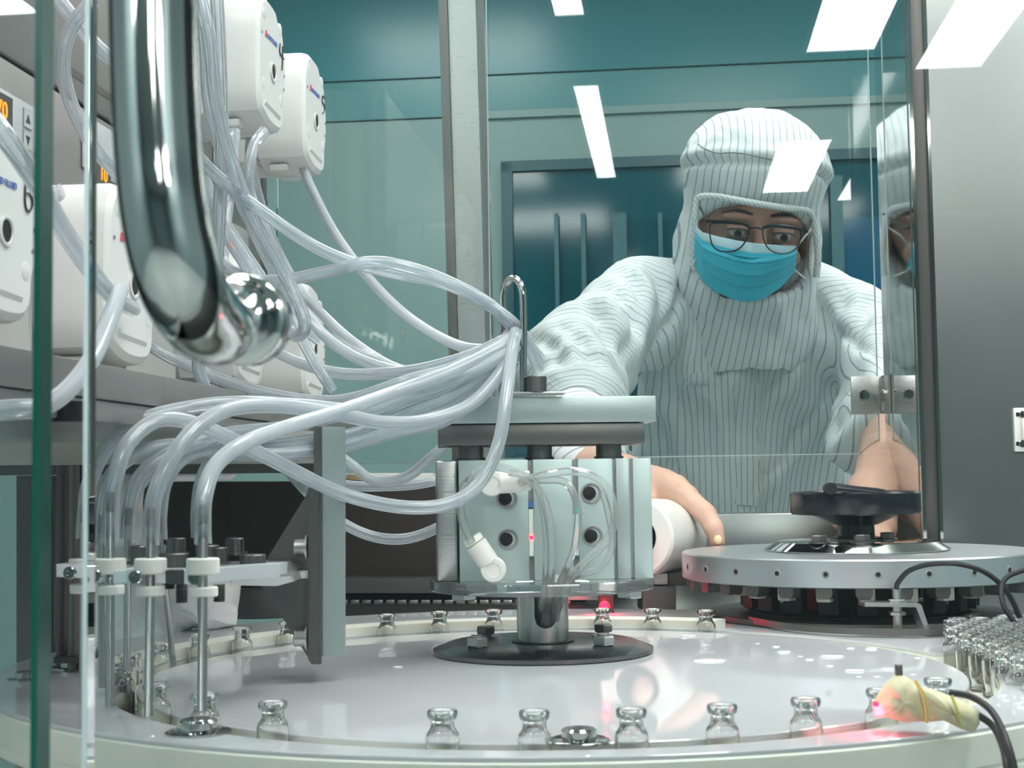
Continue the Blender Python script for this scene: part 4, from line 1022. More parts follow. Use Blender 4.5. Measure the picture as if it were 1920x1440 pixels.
# ---------------------------------------------------------------- pump cabinet and shelves at the left
AF = -0.3205      # plane of the pump head faces (machine frame)
ACB = -0.405      # plane of the cabinet fronts
pc_ = thing('pump_cabinet', 'brushed steel pump cabinet with orange digit displays at the left', 'cabinet', Q(ACB - 0.1, 1.0, 0.2))
zc0 = PA(60, 700, ACB).z
b_end = ab(PA(491, 400, ACB))[1]
def cab_b(px): return ab(PA(px, 300, ACB))[1]
# upper and lower cabinet fronts: joint line runs from (0,100) to (190,215)
zj = PA(100, 162, ACB).z
mbox(MB(), ACB - 0.20, ACB, 0.45, b_end, zj + 0.0015, zj + 0.30, 0.002).build('upper_housing', 'satin', pc_)
mbox(MB(), ACB - 0.20, ACB - 0.003, 0.45, b_end, zj - 0.002, zj + 0.003).build('joint_gap', 'hole', pc_)
zbb = 0.19
mbox(MB(), ACB - 0.20, ACB, 0.45, b_end, zbb, zj - 0.0015, 0.002).build('lower_housing', 'satin', pc_)
mbox(MB(), ACB - 0.20, ACB + 0.002, b_end - 0.004, b_end + 0.012, zbb, zj + 0.30, 0.001).build('end_post', 'steeldark', pc_)
def display(x0, x1, y0, y1, digits, dpx, dpy, size, buttons=True, n=1):
    q0, q1 = PA(x0, (y0 + y1) / 2, ACB), PA(x1, (y0 + y1) / 2, ACB)
    zt_, zb_ = PA((x0 + x1) / 2, y0, ACB).z, PA((x0 + x1) / 2, y1, ACB).z
    b0, b1 = ab(q0)[1], ab(q1)[1]
    o = mbox(MB(), ACB + 0.0003, ACB + 0.0022, b0, b1, zb_, zt_, 0.0008).build('display_plate', 'plate', pc_)
    mt = Matrix.Translation(Vector())
    c = PA(dpx, dpy, ACB + 0.003)
    mx = Matrix((YM, ZM, XM)).transposed().to_4x4()
    sb_ = ab(c)[1]
    m_ = MB(); mbox(m_, ACB + 0.0022, ACB + 0.0026, sb_ - size * 0.35, sb_ + size * 0.75 * len(digits), c.z - size * 0.7, c.z + size * 0.7); m_.build('screen', 'screen', o, smooth=False)
    text('digits', digits, size, 'orange', o, Matrix.Translation(Q(ACB + 0.0029, sb_, c.z)) @ mx)
    return o, b0, b1, zb_, zt_
o, b0, b1, zb_, zt_ = display(-60, 68, 170, 284, '70', -6, 200, 0.015)
for k, (zf) in enumerate((0.72, 0.36)):
    zc_ = zb_ + (zt_ - zb_) * zf; bc = b0 + (b1 - b0) * 0.80; h = 0.0062
    f = MB(); mbox(f, ACB + 0.0022, ACB + 0.0026, bc - h, bc + h, zc_ - h, zc_ + h, 0.0); f.build('button', 'slot', o, smooth=False)
    f = MB(); mbox(f, ACB + 0.0024, ACB + 0.0029, bc - h + 0.0006, bc + h - 0.0006, zc_ - h + 0.0006, zc_ + h - 0.0006); f.build('button_face', 'plate', o, smooth=False)
    s_ = 1 if k == 0 else -1
    MB().prism([Q(ACB + 0.0029, bc - 0.003, zc_ - 0.0025 * s_), Q(ACB + 0.0029, bc + 0.003, zc_ - 0.0025 * s_), Q(ACB + 0.0029, bc, zc_ + 0.003 * s_)], XM * 0.0003).build('arrow_mark', 'ink', o, smooth=False)
MB().ball(Q(ACB + 0.0035, b0 + (b1 - b0) * 0.93, zb_ + 0.008), 0.0022).build('screw_head', 'chrome', o)
o, b0, b1, zb_, zt_ = display(152, 300, 258, 352, '10', 188, 325, 0.014)
o, b0, b1, zb_, zt_ = display(415, 462, 420, 510, '10', 431, 456, 0.014)
# shelf plates below the pumps
zs = PA(200, 700, AF + 0.02).z
sh = thing('pump_shelf', 'grey steel shelf plate carrying the lower row of white pumps', 'shelf', Q(-0.4, 1.0, 0.17))
mbox(MB(), -0.62, AF + 0.020, 0.5, 1.46, 0.170, 0.1885, 0.001).build('shelf_plate', 'satin', sh)
mbox(MB(), -0.62, AF + 0.018, 0.5, 1.46, 0.158, 0.1695, 0.001).build('shelf_tray', 'satin', sh)
c = PA(127, 768, AF + 0.02); MB().cyl(c + ZM * 0.004, c - ZM * 0.006, 0.008, n=24).build('shelf_foot', 'rubber', sh)
bm_ = thing('cross_beam', 'horizontal brushed steel cross beam under the pump shelf', 'beam', P(300, 840, 1.2))
MB().prism([P(-80, 802, 1.16), P(604, 808, 1.16), P(604, 868, 1.16), P(-80, 872, 1.16)], Vector((0.003, 0.07, 0)), 0.002).build('beam_face', 'beam', bm_)
MB().prism([P(-80, 873, 1.20), P(604, 869, 1.20), P(604, 886, 1.20), P(-80, 892, 1.20)], Vector((0, 0.04, 0))).build('beam_lower_lip', 'grey', bm_, smooth=False)
MB().prism([P(150, 770, 1.23), P(600, 784, 1.23), P(600, 802, 1.23), P(150, 798, 1.23)], Vector((0, 0.03, 0)), 0.001).build('bright_strip', 'aluwhite', bm_)

# ---------------------------------------------------------------- peristaltic pumps
def make_pump(b, z, label, numeral, scale=1.0):
    t = thing('peristaltic_pump', label, 'pump', Q(AF - 0.04, b, z - 0.056), 'white peristaltic pumps along the cabinet')
    def L(x, y, zz): return Q(AF + x * scale, b + y * scale, z + zz * scale)
    # scalloped front outline (y, z)
    out = [(-0.034, -0.046), (-0.010, -0.053), (0.022, -0.053), (0.034, -0.045), (0.036, -0.030), (0.0425, -0.014), (0.0425, 0.014), (0.0375, 0.024), (0.036, 0.033), (0.030, 0.040), (0.018, 0.0445), (0.010, 0.051), (-0.012, 0.053), (-0.026, 0.050), (-0.036, 0.040), (-0.040, 0.020), (-0.040, -0.030)]
    pl = crom([(y, zz, 0) for y, zz in out] + [(out[0][0], out[0][1], 0)], 3)[:-1]
    def sec(x, s_, cut=None): return [L(x, p.x * s_, (min(p.y, cut) if cut else p.y) * s_) for p in pl]
    MB().rings([sec(-0.045, 1), sec(-0.044, 1.0), sec(-0.008, 1.0), sec(-0.003, 0.975), sec(0.0, 0.90)]).build('pump_head', 'white', t, ang=28)
    box = [(-0.040, -0.050), (0.034, -0.050), (0.040, -0.042), (0.040, 0.036), (0.034, 0.046), (-0.034, 0.046), (-0.040, 0.040)]
    MB().prism([L(-0.086, y, zz) for y, zz in box], XM * 0.0405 * scale, 0.002).build('drive_housing', 'white', t)
    MB().prism([L(-0.0458, y * 0.97, zz * 0.97) for y, zz in box], XM * 0.0012 * scale).build('parting_gap', 'slot', t, smooth=False)
    # latch recess on the top, screws, bumps, shaft hole
    MB().box(L(-0.024, -0.004, 0.0525), (0.017 * scale, 0.014 * scale, 0.0035 * scale), -A, 0.0004).build('latch_recess', 'slot', t)
    MB().lathe([(0.0078 * scale, 0), (0.0082 * scale, 0.0012), (0.0068 * scale, 0.0014), (0.0062 * scale, 0.0004)], L(0.0, 0.001, -0.006), XM, 28).build('shaft_ring', 'white', t)
    MB().lathe([(0.0060 * scale, 0), (0.0060 * scale, 0.0006)], L(0.0, 0.001, -0.006), XM, 24).build('shaft_hole', 'hole', t)
    for (y, zz) in ((-0.026, -0.022), (0.026, -0.024), (0.024, 0.036), (-0.024, 0.036)):
        MB().lathe([(0.0060 * scale, -0.002), (0.0052 * scale, 0.0012), (0.003 * scale, 0.0018)], L(-0.001, y, zz), XM, 18).build('corner_boss', 'white', t)
    for (y, zz) in ((-0.031, 0.018), (0.036, 0.0), (0.034, -0.012)):
        MB().lathe([(0.0013, 0), (0.0013, 0.0006)], L(0.0, y, zz), XM, 10).build('screw_hole', 'slot', t)
    MB().prism([L(-0.004, -0.030, -0.044), L(-0.004, 0.026, -0.046), L(0.0014, 0.020, -0.036), L(0.0014, -0.024, -0.034)], ZM * -0.003).build('finger_ledge', 'white', t, smooth=False)
    MB().box(L(-0.028, -0.022, -0.0535), (0.016, 0.012, 0.006), -A, 0.001).build('tube_clamp', 'white', t)
    MB().box(L(-0.028, 0.016, -0.0535), (0.016, 0.012, 0.006), -A, 0.001).build('tube_clamp', 'white', t)
    for y in (-0.024, 0.022):
        f0 = L(-0.066, y, -0.0495); MB().cyl(Vector((f0.x, f0.y, f0.z)), Vector((f0.x, f0.y, min(f0.z - 0.004, 0.1890) if z < 0.3 else f0.z - 0.0055)), 0.007, n=18).build('foot', 'white', t)
    # logo: red mark and blue lettering, handwritten number
    mx = Matrix((YM, ZM, XM)).transposed().to_4x4()
    MB().prism([L(0.0003, -0.022, 0.0175), L(0.0003, -0.0165, 0.0175), L(0.0003, -0.0175, 0.0225), L(0.0003, -0.021, 0.0225)], XM * 0.0004).build('red_logo_mark', 'red', t, smooth=False)
    text('lettering', 'LEAD FLUID', 0.0053 * scale, 'bluemark', t, Matrix.Translation(L(0.0004, -0.0150, 0.0195)) @ mx)
    strokes = {'4': [[(-0.006, 0.007), (-0.007, -0.001), (0.006, -0.003)], [(0.002, 0.007), (0.0015, -0.004), (0.000, -0.014)]],
               '5': [[(0.006, 0.007), (-0.003, 0.007), (-0.004, 0.001), (0.003, 0.0), (0.004, -0.006), (-0.004, -0.010)]],
               '6': [[(-0.004, 0.009), (-0.005, 0.0), (-0.004, -0.006), (0.0, -0.008), (0.004, -0.004), (0.003, 0.001), (-0.002, 0.002), (-0.005, -0.001)]]}
    for st in strokes.get(numeral, []):
        MB().tube(crom([L(0.0006, 0.028 + y, 0.017 + zz) for y, zz in st], 4), 0.0006, 6).build('pen_numeral', 'ink', t)
    return t
make_pump(ab(PA(590, 640, AF))[1], 0.249, 'lower row pump at the far end, half hidden by tubes', '')
make_pump(1.10, 0.249, 'lower row pump hidden behind the end of the chrome handle', '')
make_pump(0.852, 0.250, 'lower row pump between the glass edge and the chrome handle', '')
make_pump(0.680, 0.254, 'frontmost pump with handwritten six, cut by the left edge', '6', 0.92)
make_pump(ab(PA(592, 215, AF))[1], PA(592, 215, AF).z, 'upper row pump with handwritten five, at the end of the row', '5')
make_pump(ab(PA(511, 120, AF))[1], PA(511, 121, AF).z, 'upper row pump with handwritten four', '4')
zu = PA(592, 215, AF).z
us = thing('upper_pump_shelf', 'steel shelf plate behind the upper row pumps', 'shelf', Q(ACB, 1.2, zu - 0.06))
mbox(MB(), ACB + 0.0005, AF - 0.088, 0.95, 1.45, zu - 0.056, zu - 0.0505).build('shelf_plate', 'steeldark', us)

# ---------------------------------------------------------------- silicone tubes
TG = 'translucent silicone tubes'
TR_ = 0.0044
def stube(pts, label, r=TR_, n=10):
    q = crom([p if isinstance(p, Vector) else P(*p) for p in pts], n)
    o = MB().tube(q, r, 14, caps=False).tube(q, r * 0.52, 10, caps=False).build('silicone_tube', 'tube', ang=180)
    return tag(o, label, 'tube', TG)
HK = (963, 650, 1.035)
# tubes from the needles
stube([P(207, 1012, .79), (208, 960, .79), (214, 905, .79), (238, 835, .80), (290, 790, .82), (350, 790, .84), (430, 822, .86), (530, 872, .89), (640, 925, .92), (750, 950, .94), (840, 945, .95), (900, 905, .96), (935, 830, .97), (950, 740, .99), (960, 660, 1.02), (968, 620, 1.03)], 'long tube sagging in front of bracket and cylinder from the leftmost front needle')
stube([P(283, 1022, .765), (284, 985, .765), (290, 930, .77), (318, 865, .78), (370, 800, .80), (440, 765, .83), (540, 762, .87), (640, 778, .90), (720, 792, .93), (800, 788, .96), (880, 760, .99), (930, 710, 1.01), (966, 650, 1.03)], 'tube arching from the middle front needle over to the hook')
stube([P(381, 1020, .745), (380, 985, .745), (383, 930, .75), (405, 872, .77), (460, 830, .80), (540, 800, .85), (640, 770, .90), (740, 735, .95), (850, 695, .99), (960, 640, 1.035)], 'tube rising from the rightmost front needle to the hook')
stube([P(157, 1010, .83), (160, 960, .83), (168, 905, .83), (200, 840, .84), (260, 790, .85), (350, 765, .88), (450, 755, .90), (560, 760, .93), (680, 768, .95), (780, 740, .98), (880, 700, 1.0), (964, 655, 1.03)], 'outermost tube rising behind the glass edge from the far left needle')
stube([P(189, 1020, .86), (192, 960, .86), (210, 890, .86), (260, 850, .87), (330, 835, .89), (430, 850, .91), (540, 852, .93), (640, 838, .95), (740, 810, .97), (830, 790, .99), (900, 740, 1.01), (962, 665, 1.04)], 'tube from the second left needle, lowest of the bundle under the hook')
stube([P(240, 1010, .87), (243, 960, .87), (262, 895, .87), (320, 850, .88), (420, 815, .90), (540, 800, .93), (660, 770, .96), (780, 725, .98), (880, 680, 1.01), (966, 640, 1.04)], 'tube from the rear needle between the two left front needles')
stube([P(300, 1012, .88), (300, 960, .88), (312, 900, .88), (350, 855, .89), (430, 835, .91), (540, 830, .94), (660, 815, .96), (760, 775, .98), (860, 735, 1.0), (964, 660, 1.04)], 'tube ending on the bent needle')
stube([P(372, 1008, .90), (371, 960, .90), (378, 905, .90), (400, 862, .91), (450, 842, .92), (560, 842, .94), (680, 822, .97), (790, 790, 1.0), (880, 740, 1.02), (966, 670, 1.04)], 'tube behind the rightmost needle, darker and steep')
# bundle to the left of the hook, back to the pumps
stube([(972, 630, 1.04), (920, 650, 1.03), (850, 690, 1.02), (760, 715, 1.01), (670, 745, 1.02), (600, 752, 1.04), (500, 738, 1.05), (400, 706, 1.06), (300, 660, 1.06), (240, 610, 1.05)], 'tube running from the hook low past the handle to the lower pumps')
stube([(972, 622, 1.04), (900, 660, 1.04), (800, 690, 1.05), (720, 700, 1.07), (640, 700, 1.10), (560, 680, 1.14), (480, 640, 1.18), (400, 600, 1.2)], 'tube passing below the chrome handle end towards the far lower pump')
stube([(970, 615, 1.04), (900, 668, 1.05), (820, 700, 1.07), (740, 690, 1.12), (660, 640, 1.18), (600, 585, 1.24), (560, 540, 1.26), (520, 470, 1.26), (490, 390, 1.24), (470, 300, 1.22), (472, 250, 1.21)], 'tube hanging from pump four in front of the far lower pump')
stube([(975, 640, 1.04), (880, 690, 1.04), (780, 700, 1.06), (690, 680, 1.10), (620, 640, 1.14), (570, 585, 1.16), (520, 520, 1.15), (470, 420, 1.12), (420, 300, 1.08), (392, 200, 1.05), (384, 80, 1.03), (372, -40, 1.02)], 'tube slanting down from the top edge beside the chrome handle')
stube([(568, 316, 1.33), (590, 365, 1.32), (630, 440, 1.30), (690, 520, 1.26), (760, 590, 1.20), (840, 640, 1.12), (905, 655, 1.07), (972, 640, 1.04)], 'thin tube hanging from pump five across the teal background', 0.0042)
stube([(330, 230, .98), (370, 292, .98), (430, 350, .99), (510, 410, 1.0), (590, 462, 1.02), (660, 492, 1.03), (740, 512, 1.04), (830, 530, 1.04), (910, 568, 1.04), (975, 620, 1.045), (1010, 690, 1.10)], 'tube crossing the centre from the chrome handle to the hook, upper one')
stube([(470, 528, 1.05), (540, 524, 1.04), (610, 510, 1.03), (690, 492, 1.02), (760, 500, 1.02), (840, 528, 1.03), (920, 572, 1.04), (975, 630, 1.045), (1012, 672, 1.10)], 'nearly level tube meeting the upper one above the hook')
stube([(405, -30, .98), (410, 60, .98), (414, 160, .98), (416, 260, .99), (413, 360, 1.0), (409, 460, 1.0), (400, 540, 1.0)], 'upright bluish tube right of the chrome handle', 0.0046)
stube([(368, -30, .95), (392, 70, .95), (404, 180, .96), (430, 290, .98), (470, 400, 1.0), (520, 490, 1.02), (556, 560, 1.02), (572, 612, 1.02), (552, 628, 1.03), (520, 590, 1.05), (470, 510, 1.06), (420, 430, 1.05), (380, 330, 1.04)], 'tube making a tight loop below the handle, in front of the far lower pump', 0.0047)
stube([(385, 350, 1.1), (430, 430, 1.1), (490, 520, 1.1), (545, 600, 1.1), (590, 680, 1.1), (625, 735, 1.1)], 'straight tube slanting down behind the handle collar', 0.0043)
stube([(440, 245, 1.13), (436, 310, 1.12), (428, 380, 1.10), (418, 470, 1.08), (424, 500, 1.07), (460, 520, 1.06), (500, 528, 1.05)], 'short tube dropping straight from pump four')
stube([(495, 246, 1.14), (478, 270, 1.13), (466, 320, 1.12), (470, 370, 1.12), (500, 440, 1.12), (530, 520, 1.14), (556, 600, 1.16), (600, 640, 1.16)], 'tube curling out below pump four beside the teal background', 0.0045)
# tubes at the left in front of the cabinet
stube([(-40, 772, .62), (20, 768, .62), (80, 762, .63), (130, 728, .65), (175, 668, .68), (205, 600, .72), (225, 545, .76)], 'tube bending across the green glass edge at the lower left')
stube([(-30, 205, .60), (20, 270, .60), (70, 345, .62), (115, 425, .66), (165, 500, .72), (215, 560, .80), (250, 580, .86)], 'tube slanting over the pump with six at the left edge', 0.0045)
stube([(60, -60, .86), (110, 0, .86), (150, 50, .87), (190, 95, .88), (240, 130, .90), (290, 150, .92)], 'tube entering at the upper left corner')
stube([(175, 0, .86), (135, 50, .86), (118, 110, .86), (128, 180, .87), (160, 250, .88), (205, 310, .90), (250, 350, .94)], 'tube making a wide bow at the upper left in front of the cabinet')
stube([(100, 350, .85), (150, 430, .86), (210, 470, .88), (280, 500, .92), (340, 540, .96)], 'tube over the white pump behind the chrome handle')
stube([(390, 740, 1.0), (372, 690, 1.0), (378, 640, 1.0)], 'short stub of tube under the hidden lower pump')
# tubes seen through the gap left of the cylinder
stube([(500, 835, 1.2), (560, 905, 1.2), (620, 965, 1.2), (690, 1003, 1.2), (760, 1010, 1.2), (830, 985, 1.2), (900, 940, 1.2)], 'lowest tube hanging in the dark gap left of the cylinder')
stube([(600, 830, 1.25), (655, 868, 1.25), (700, 900, 1.24), (760, 895, 1.22), (815, 852, 1.2), (850, 820, 1.2)], 'tube curving up towards the cylinder above the white carton')
stube([(560, 880, 1.3), (640, 908, 1.3), (720, 912, 1.3), (800, 905, 1.3), (880, 880, 1.3)], 'tube sagging level in front of the white carton')

# ---------------------------------------------------------------- chrome door handle and front glass
dg = thing('front_sliding_glass', 'clear front sliding glass sheet carrying the chrome handle', 'glass panel', Q(0.1, BP, 0))
aL = ab(PB(166, 700, BP))[0]
mbox(MB(), aL, 0.50, BP, BP + 0.006, -0.25, 0.50).build('sheet', 'pane', dg, smooth=False)
mbox(MB(), aL - 0.0016, aL - 0.0002, BP - 0.0002, BP + 0.0062, -0.25, 0.50).build('glass_edge', 'edgepale', dg, smooth=False)
dg2 = thing('left_sliding_glass', 'left sliding glass sheet with dark green edge', 'glass panel', Q(-0.3, 0.42, 0))
BP2 = 0.40
aR = ab(PB(74, 700, BP2))[0]
mbox(MB(), aR - 0.30, aR - 0.002, BP2, BP2 + 0.0085, -0.25, 0.50).build('sheet', 'pane', dg2, smooth=False)
mbox(MB(), aR - 0.002, aR, BP2 - 0.0001, BP2 + 0.0086, -0.25, 0.50).build('glass_edge', 'edgedark', dg2, smooth=False)
hd = thing('chrome_handle', 'polished chrome tubular door handle in the blurred foreground', 'handle', P(330, 560, .36))
d0 = 0.352
s0 = P(333, 560, d0)
pts = [P(283, -260, d0), P(286, -60, d0), P(290, 130, d0), P(298, 290, d0), P(311, 410, d0), P(334, 510, d0 + 0.003)]
end = P(468, 604, ab(Vector((0,0,0)))[1] + BP * 0.985)
end = PB(468, 604, BP - 0.001)
e0 = end - YM * 0.035
pts = pts + [P(362, 572, d0 + 0.016), P(404, 612, d0 + 0.042), end - YM * 0.018, end - YM * 0.006]
MB().tube(crom(pts, 10), 0.0106, 40).build('bent_tube', 'chrome', hd)
MB().lathe([(0.0112, -0.012), (0.0138, -0.0105), (0.0142, -0.009), (0.0142, -0.001), (0.0136, 0)], end, YM, 48).build('collar', 'chrome', hd)
# the fixing screw head on the inner side of the glass
MB().lathe([(0.010, 0.0075), (0.010, 0.010), (0.007, 0.0115)], end, YM, 32).build('fixing_cap', 'steel', hd)
# ---------------------------------------------------------------- the worker in the white cleanroom suit
pr = thing('person', 'person in white striped hooded cleanroom suit, blue mask and glasses leaning over the machine', 'person', (0.32, 2.35, ZF))
def noise3(V, sx, sy, sz, seed=0.0, octv=3):
    out = np.empty(len(V))
    for i, v in enumerate(V):
        out[i] = noise.fractal(Vector((v[0] * sx + seed, v[1] * sy, v[2] * sz)), 0.9, 2.1, octv, noise_basis='PERLIN_ORIGINAL')
    return out
def ridges(V, sx, sy, sz, seed=0.0):
    return 1 - 2 * np.abs(noise3(V, sx, sy, sz, seed, 2))
def normals(V, Fq):
    n = np.cross(V[Fq[:, 2]] - V[Fq[:, 0]], V[Fq[:, 3]] - V[Fq[:, 1]]); N = np.zeros_like(V)
    for j in range(4):
        for k in range(3): N[:, k] += np.bincount(Fq[:, j], n[:, k], len(V))
    N /= np.linalg.norm(N, axis=1)[:, None] + 1e-12
    return N
def seg_t(V, a, b):
    a, b = np.array(a), np.array(b); ab_ = b - a
    t = np.clip(((V - a) @ ab_) / (ab_ @ ab_), 0, 1); d = np.linalg.norm(V - a - t[:, None] * ab_, axis=1); return t, d
# --- coverall (torso, sleeves, legs) as one surface
shR, elR, wrR = P(1212, 566, 2.14), P(1066, 708, 1.93), P(1100, 872, 1.70)
shL, elL, wrL = P(1594, 618, 2.12), P(1680, 742, 1.97), P(1652, 812, 1.84)
nk = P(1416, 590, 2.16)
parts = []
def U(k): return lambda *f: None
fT = [(cone_sdf(P(1318, 690, 2.20), P(1318, 960, 2.30), 0.088, 0.092)), (cone_sdf(P(1500, 690, 2.20), P(1462, 960, 2.30), 0.086, 0.092)), cone_sdf(P(1400, 900, 2.29), P(1395, 1120, 2.36), 0.125, 0.135),
      cone_sdf(P(1300, 590, 2.17), P(1520, 600, 2.17), 0.078, 0.074), cone_sdf(nk, P(1412, 640, 2.18), 0.075, 0.09)]
hipL, hipR = P(1330, 1150, 2.37), P(1460, 1150, 2.37)
knR, anR = Vector((hipL.x - 0.01, 2.33, -0.45)), Vector((hipL.x - 0.02, 2.42, -0.84))
knL, anL = Vector((hipR.x + 0.02, 2.35, -0.45)), Vector((hipR.x + 0.03, 2.44, -0.84))
def body_sdf(X, Y, Z):
    d = fT[0](X, Y, Z)
    for f in fT[1:]: d = smin(d, f(X, Y, Z), 0.06)
    d = smin(d, cone_sdf(P(1330, 560, 2.17), shR, 0.070, 0.068)(X, Y, Z), 0.05)
    d = smin(d, cone_sdf(P(1500, 580, 2.17), shL, 0.066, 0.060)(X, Y, Z), 0.05)
    ar = smin(cone_sdf(shR, elR, 0.066, 0.068)(X, Y, Z), cone_sdf(elR, wrR, 0.066, 0.040)(X, Y, Z), 0.03)
    al = smin(cone_sdf(shL, elL, 0.060, 0.060)(X, Y, Z), cone_sdf(elL, wrL, 0.060, 0.050)(X, Y, Z), 0.03)
    d = smin(d, ar, 0.025); d = smin(d, al, 0.022)
    for (h, k, an) in ((hipL, knR, anR), (hipR, knL, anL)):
        d = smin(d, smin(cone_sdf(h, k, 0.105, 0.080)(X, Y, Z), cone_sdf(k, an, 0.080, 0.060)(X, Y, Z), 0.03), 0.05)
    return d
V, Fq = sdf_mesh(body_sdf, (-0.14, 1.62, -0.92), (0.74, 2.60, 0.44), 0.0085)
V = relax(V, Fq, 2)
N = normals(V, Fq)
tR, dR = seg_t(V, shR, elR); tR2, dR2 = seg_t(V, elR, wrR); tL, dL = seg_t(V, shL, elL); tL2, dL2 = seg_t(V, elL, wrL)
cx = (P(1318, 700, 2.2).x + P(1500, 700, 2.2).x) / 2
seamR = P(1262, 640, 2.15); 
dirR = np.array((elR - shR).normalized()); dirL = np.array((elL - shL).normalized())
armR = np.minimum(dR, dR2) < 0.086; armL = np.minimum(dL, dL2) < 0.080
# raglan seam: a line from the collar to under the arm decides torso or sleeve
def side(V, p, q):   # signed distance in the X-Z plane from the line p->q
    d = np.array([q.x - p.x, q.z - p.z]); d = d / np.linalg.norm(d)
    return (V[:, 0] - p.x) * d[1] - (V[:, 2] - p.z) * d[0]
sR = side(V, P(1290, 500, 2.1), P(1190, 715, 2.1)); sL = side(V, P(1512, 520, 2.1), P(1580, 680, 2.1))
isR = (sR > 0) & (V[:, 2] > P(1200, 900, 1.7).z) & (V[:, 0] < P(1300, 700, 2.1).x) & ((V[:, 2] > P(1200, 730, 2.1).z) | (dR2 < 0.085) | (dR < 0.08))
isL = (sL < 0) & (V[:, 0] > P(1512, 600, 2.1).x) & ((V[:, 2] > P(1580, 690, 2.1).z) | (dL2 < 0.085) | (dL < 0.075))
stripe = V[:, 0] + 0.25 * (V[:, 2] - 0.3) * np.sign(cx - V[:, 0]) * 0.25
tt_R = (V - np.array(shR)) @ dirR; tt_L = (V - np.array(shL)) @ dirL
d2R = np.array((wrR - elR).normalized()); d2L = np.array((wrL - elL).normalized())
LR = (elR - shR).length; LL = (elL - shL).length
w2 = np.clip((tt_R - LR * 0.75) / 0.05, 0, 1); aR_ = tt_R * (1 - w2) + (LR + (V - np.array(elR)) @ d2R) * w2
w3 = np.clip((tt_L - LL * 0.75) / 0.05, 0, 1); aL_ = tt_L * (1 - w3) + (LL + (V - np.array(elL)) @ d2L) * w3
stripe = np.where(isR, aR_, np.where(isL, aL_, stripe))
# folds: long vertical drapes on the body, rings around the sleeves
torso_f = 0.016 * ridges(V, 8, 5, 2.6, 3.1) + 0.005 * noise3(V, 16, 12, 5, 8.0)
sl = 0.5 + 0.5 * np.clip(np.where(isR, aR_, aL_) / 0.25, 0, 1)
arm_u = np.where(isR, aR_, aL_)
Va = np.stack([arm_u, V[:, 1], V[:, 2]], 1)
arm_f = sl * (0.012 * noise3(Va, 13, 5, 6, 5.5) + 0.011 * ridges(Va, 6, 8, 8, 2.5))
disp = np.where(isR | isL, arm_f, torso_f)
# raglan seam welt, chest placket ridge
for s_, m_ in ((sR, (V[:, 2] > P(1200, 760, 2.1).z) & (V[:, 2] < P(1280, 520, 2.1).z)), (sL, (V[:, 2] > P(1580, 700, 2.1).z) & (V[:, 2] < P(1520, 530, 2.1).z))):
    disp = np.where(m_ & (V[:, 1] < 2.2), disp * (1 - 0.6 * np.exp(-(s_ / 0.008) ** 2)) - 0.006 * np.exp(-(s_ / 0.004) ** 2), disp)
def crease(V, m, x0, y0, x1, y1, d, amp):
    a, b = P(x0, y0, d), P(x1, y1, d); a2, b2 = np.array([a.x, a.z]), np.array([b.x, b.z]); e = b2 - a2; L_ = np.linalg.norm(e); e = e / L_
    q = V[:, [0, 2]] - a2; t = np.clip((q @ e) / L_, -0.3, 1.3); s_ = q[:, 0] * e[1] - q[:, 1] * e[0] + 0.006 * np.sin(t * 5)
    w_ = np.clip(t / 0.3, 0, 1) * np.clip((1 - t) / 0.3, 0, 1)
    return np.where(m & (V[:, 1] < d + 0.06), amp * w_ * (np.exp(-(s_ / 0.011) ** 2) - 0.9 * np.exp(-((s_ - 0.015) / 0.008) ** 2)), 0)
tors = ~(isR | isL)
for args in ((1215, 720, 1310, 910), (1262, 600, 1296, 800), (1482, 640, 1425, 790), (1560, 690, 1470, 880), (1510, 800, 1400, 965), (1300, 720, 1370, 900), (1250, 800, 1270, 960), (1450, 880, 1440, 1000), (1340, 640, 1352, 780)):
    disp = disp + crease(V, tors, *args, 2.2, 0.0085)
for args in ((1130, 530, 1205, 640), (1085, 570, 1170, 705), (1045, 625, 1135, 745), (1236, 500, 1252, 620), (1195, 560, 1170, 720), (1012, 640, 1085, 730), (1160, 500, 1225, 590)):
    disp = disp + crease(V, isR, *args, 2.08, 0.0085)
for args in ((1560, 560, 1540, 680), (1630, 580, 1590, 680), (1660, 640, 1600, 740), (1655, 830, 1600, 770), (1600, 540, 1570, 640)):
    disp = disp + crease(V, isL, *args, 2.08, 0.0080)
low = np.clip((V[:, 2] + 0.85) / 0.1, 0, 1)
V = V + N * (disp * low)[:, None]
V[:, 2] = np.maximum(V[:, 2], ZF + 0.03)
cov = np_obj('coverall', V, Fq, 'cloth', pr, attr=stripe)
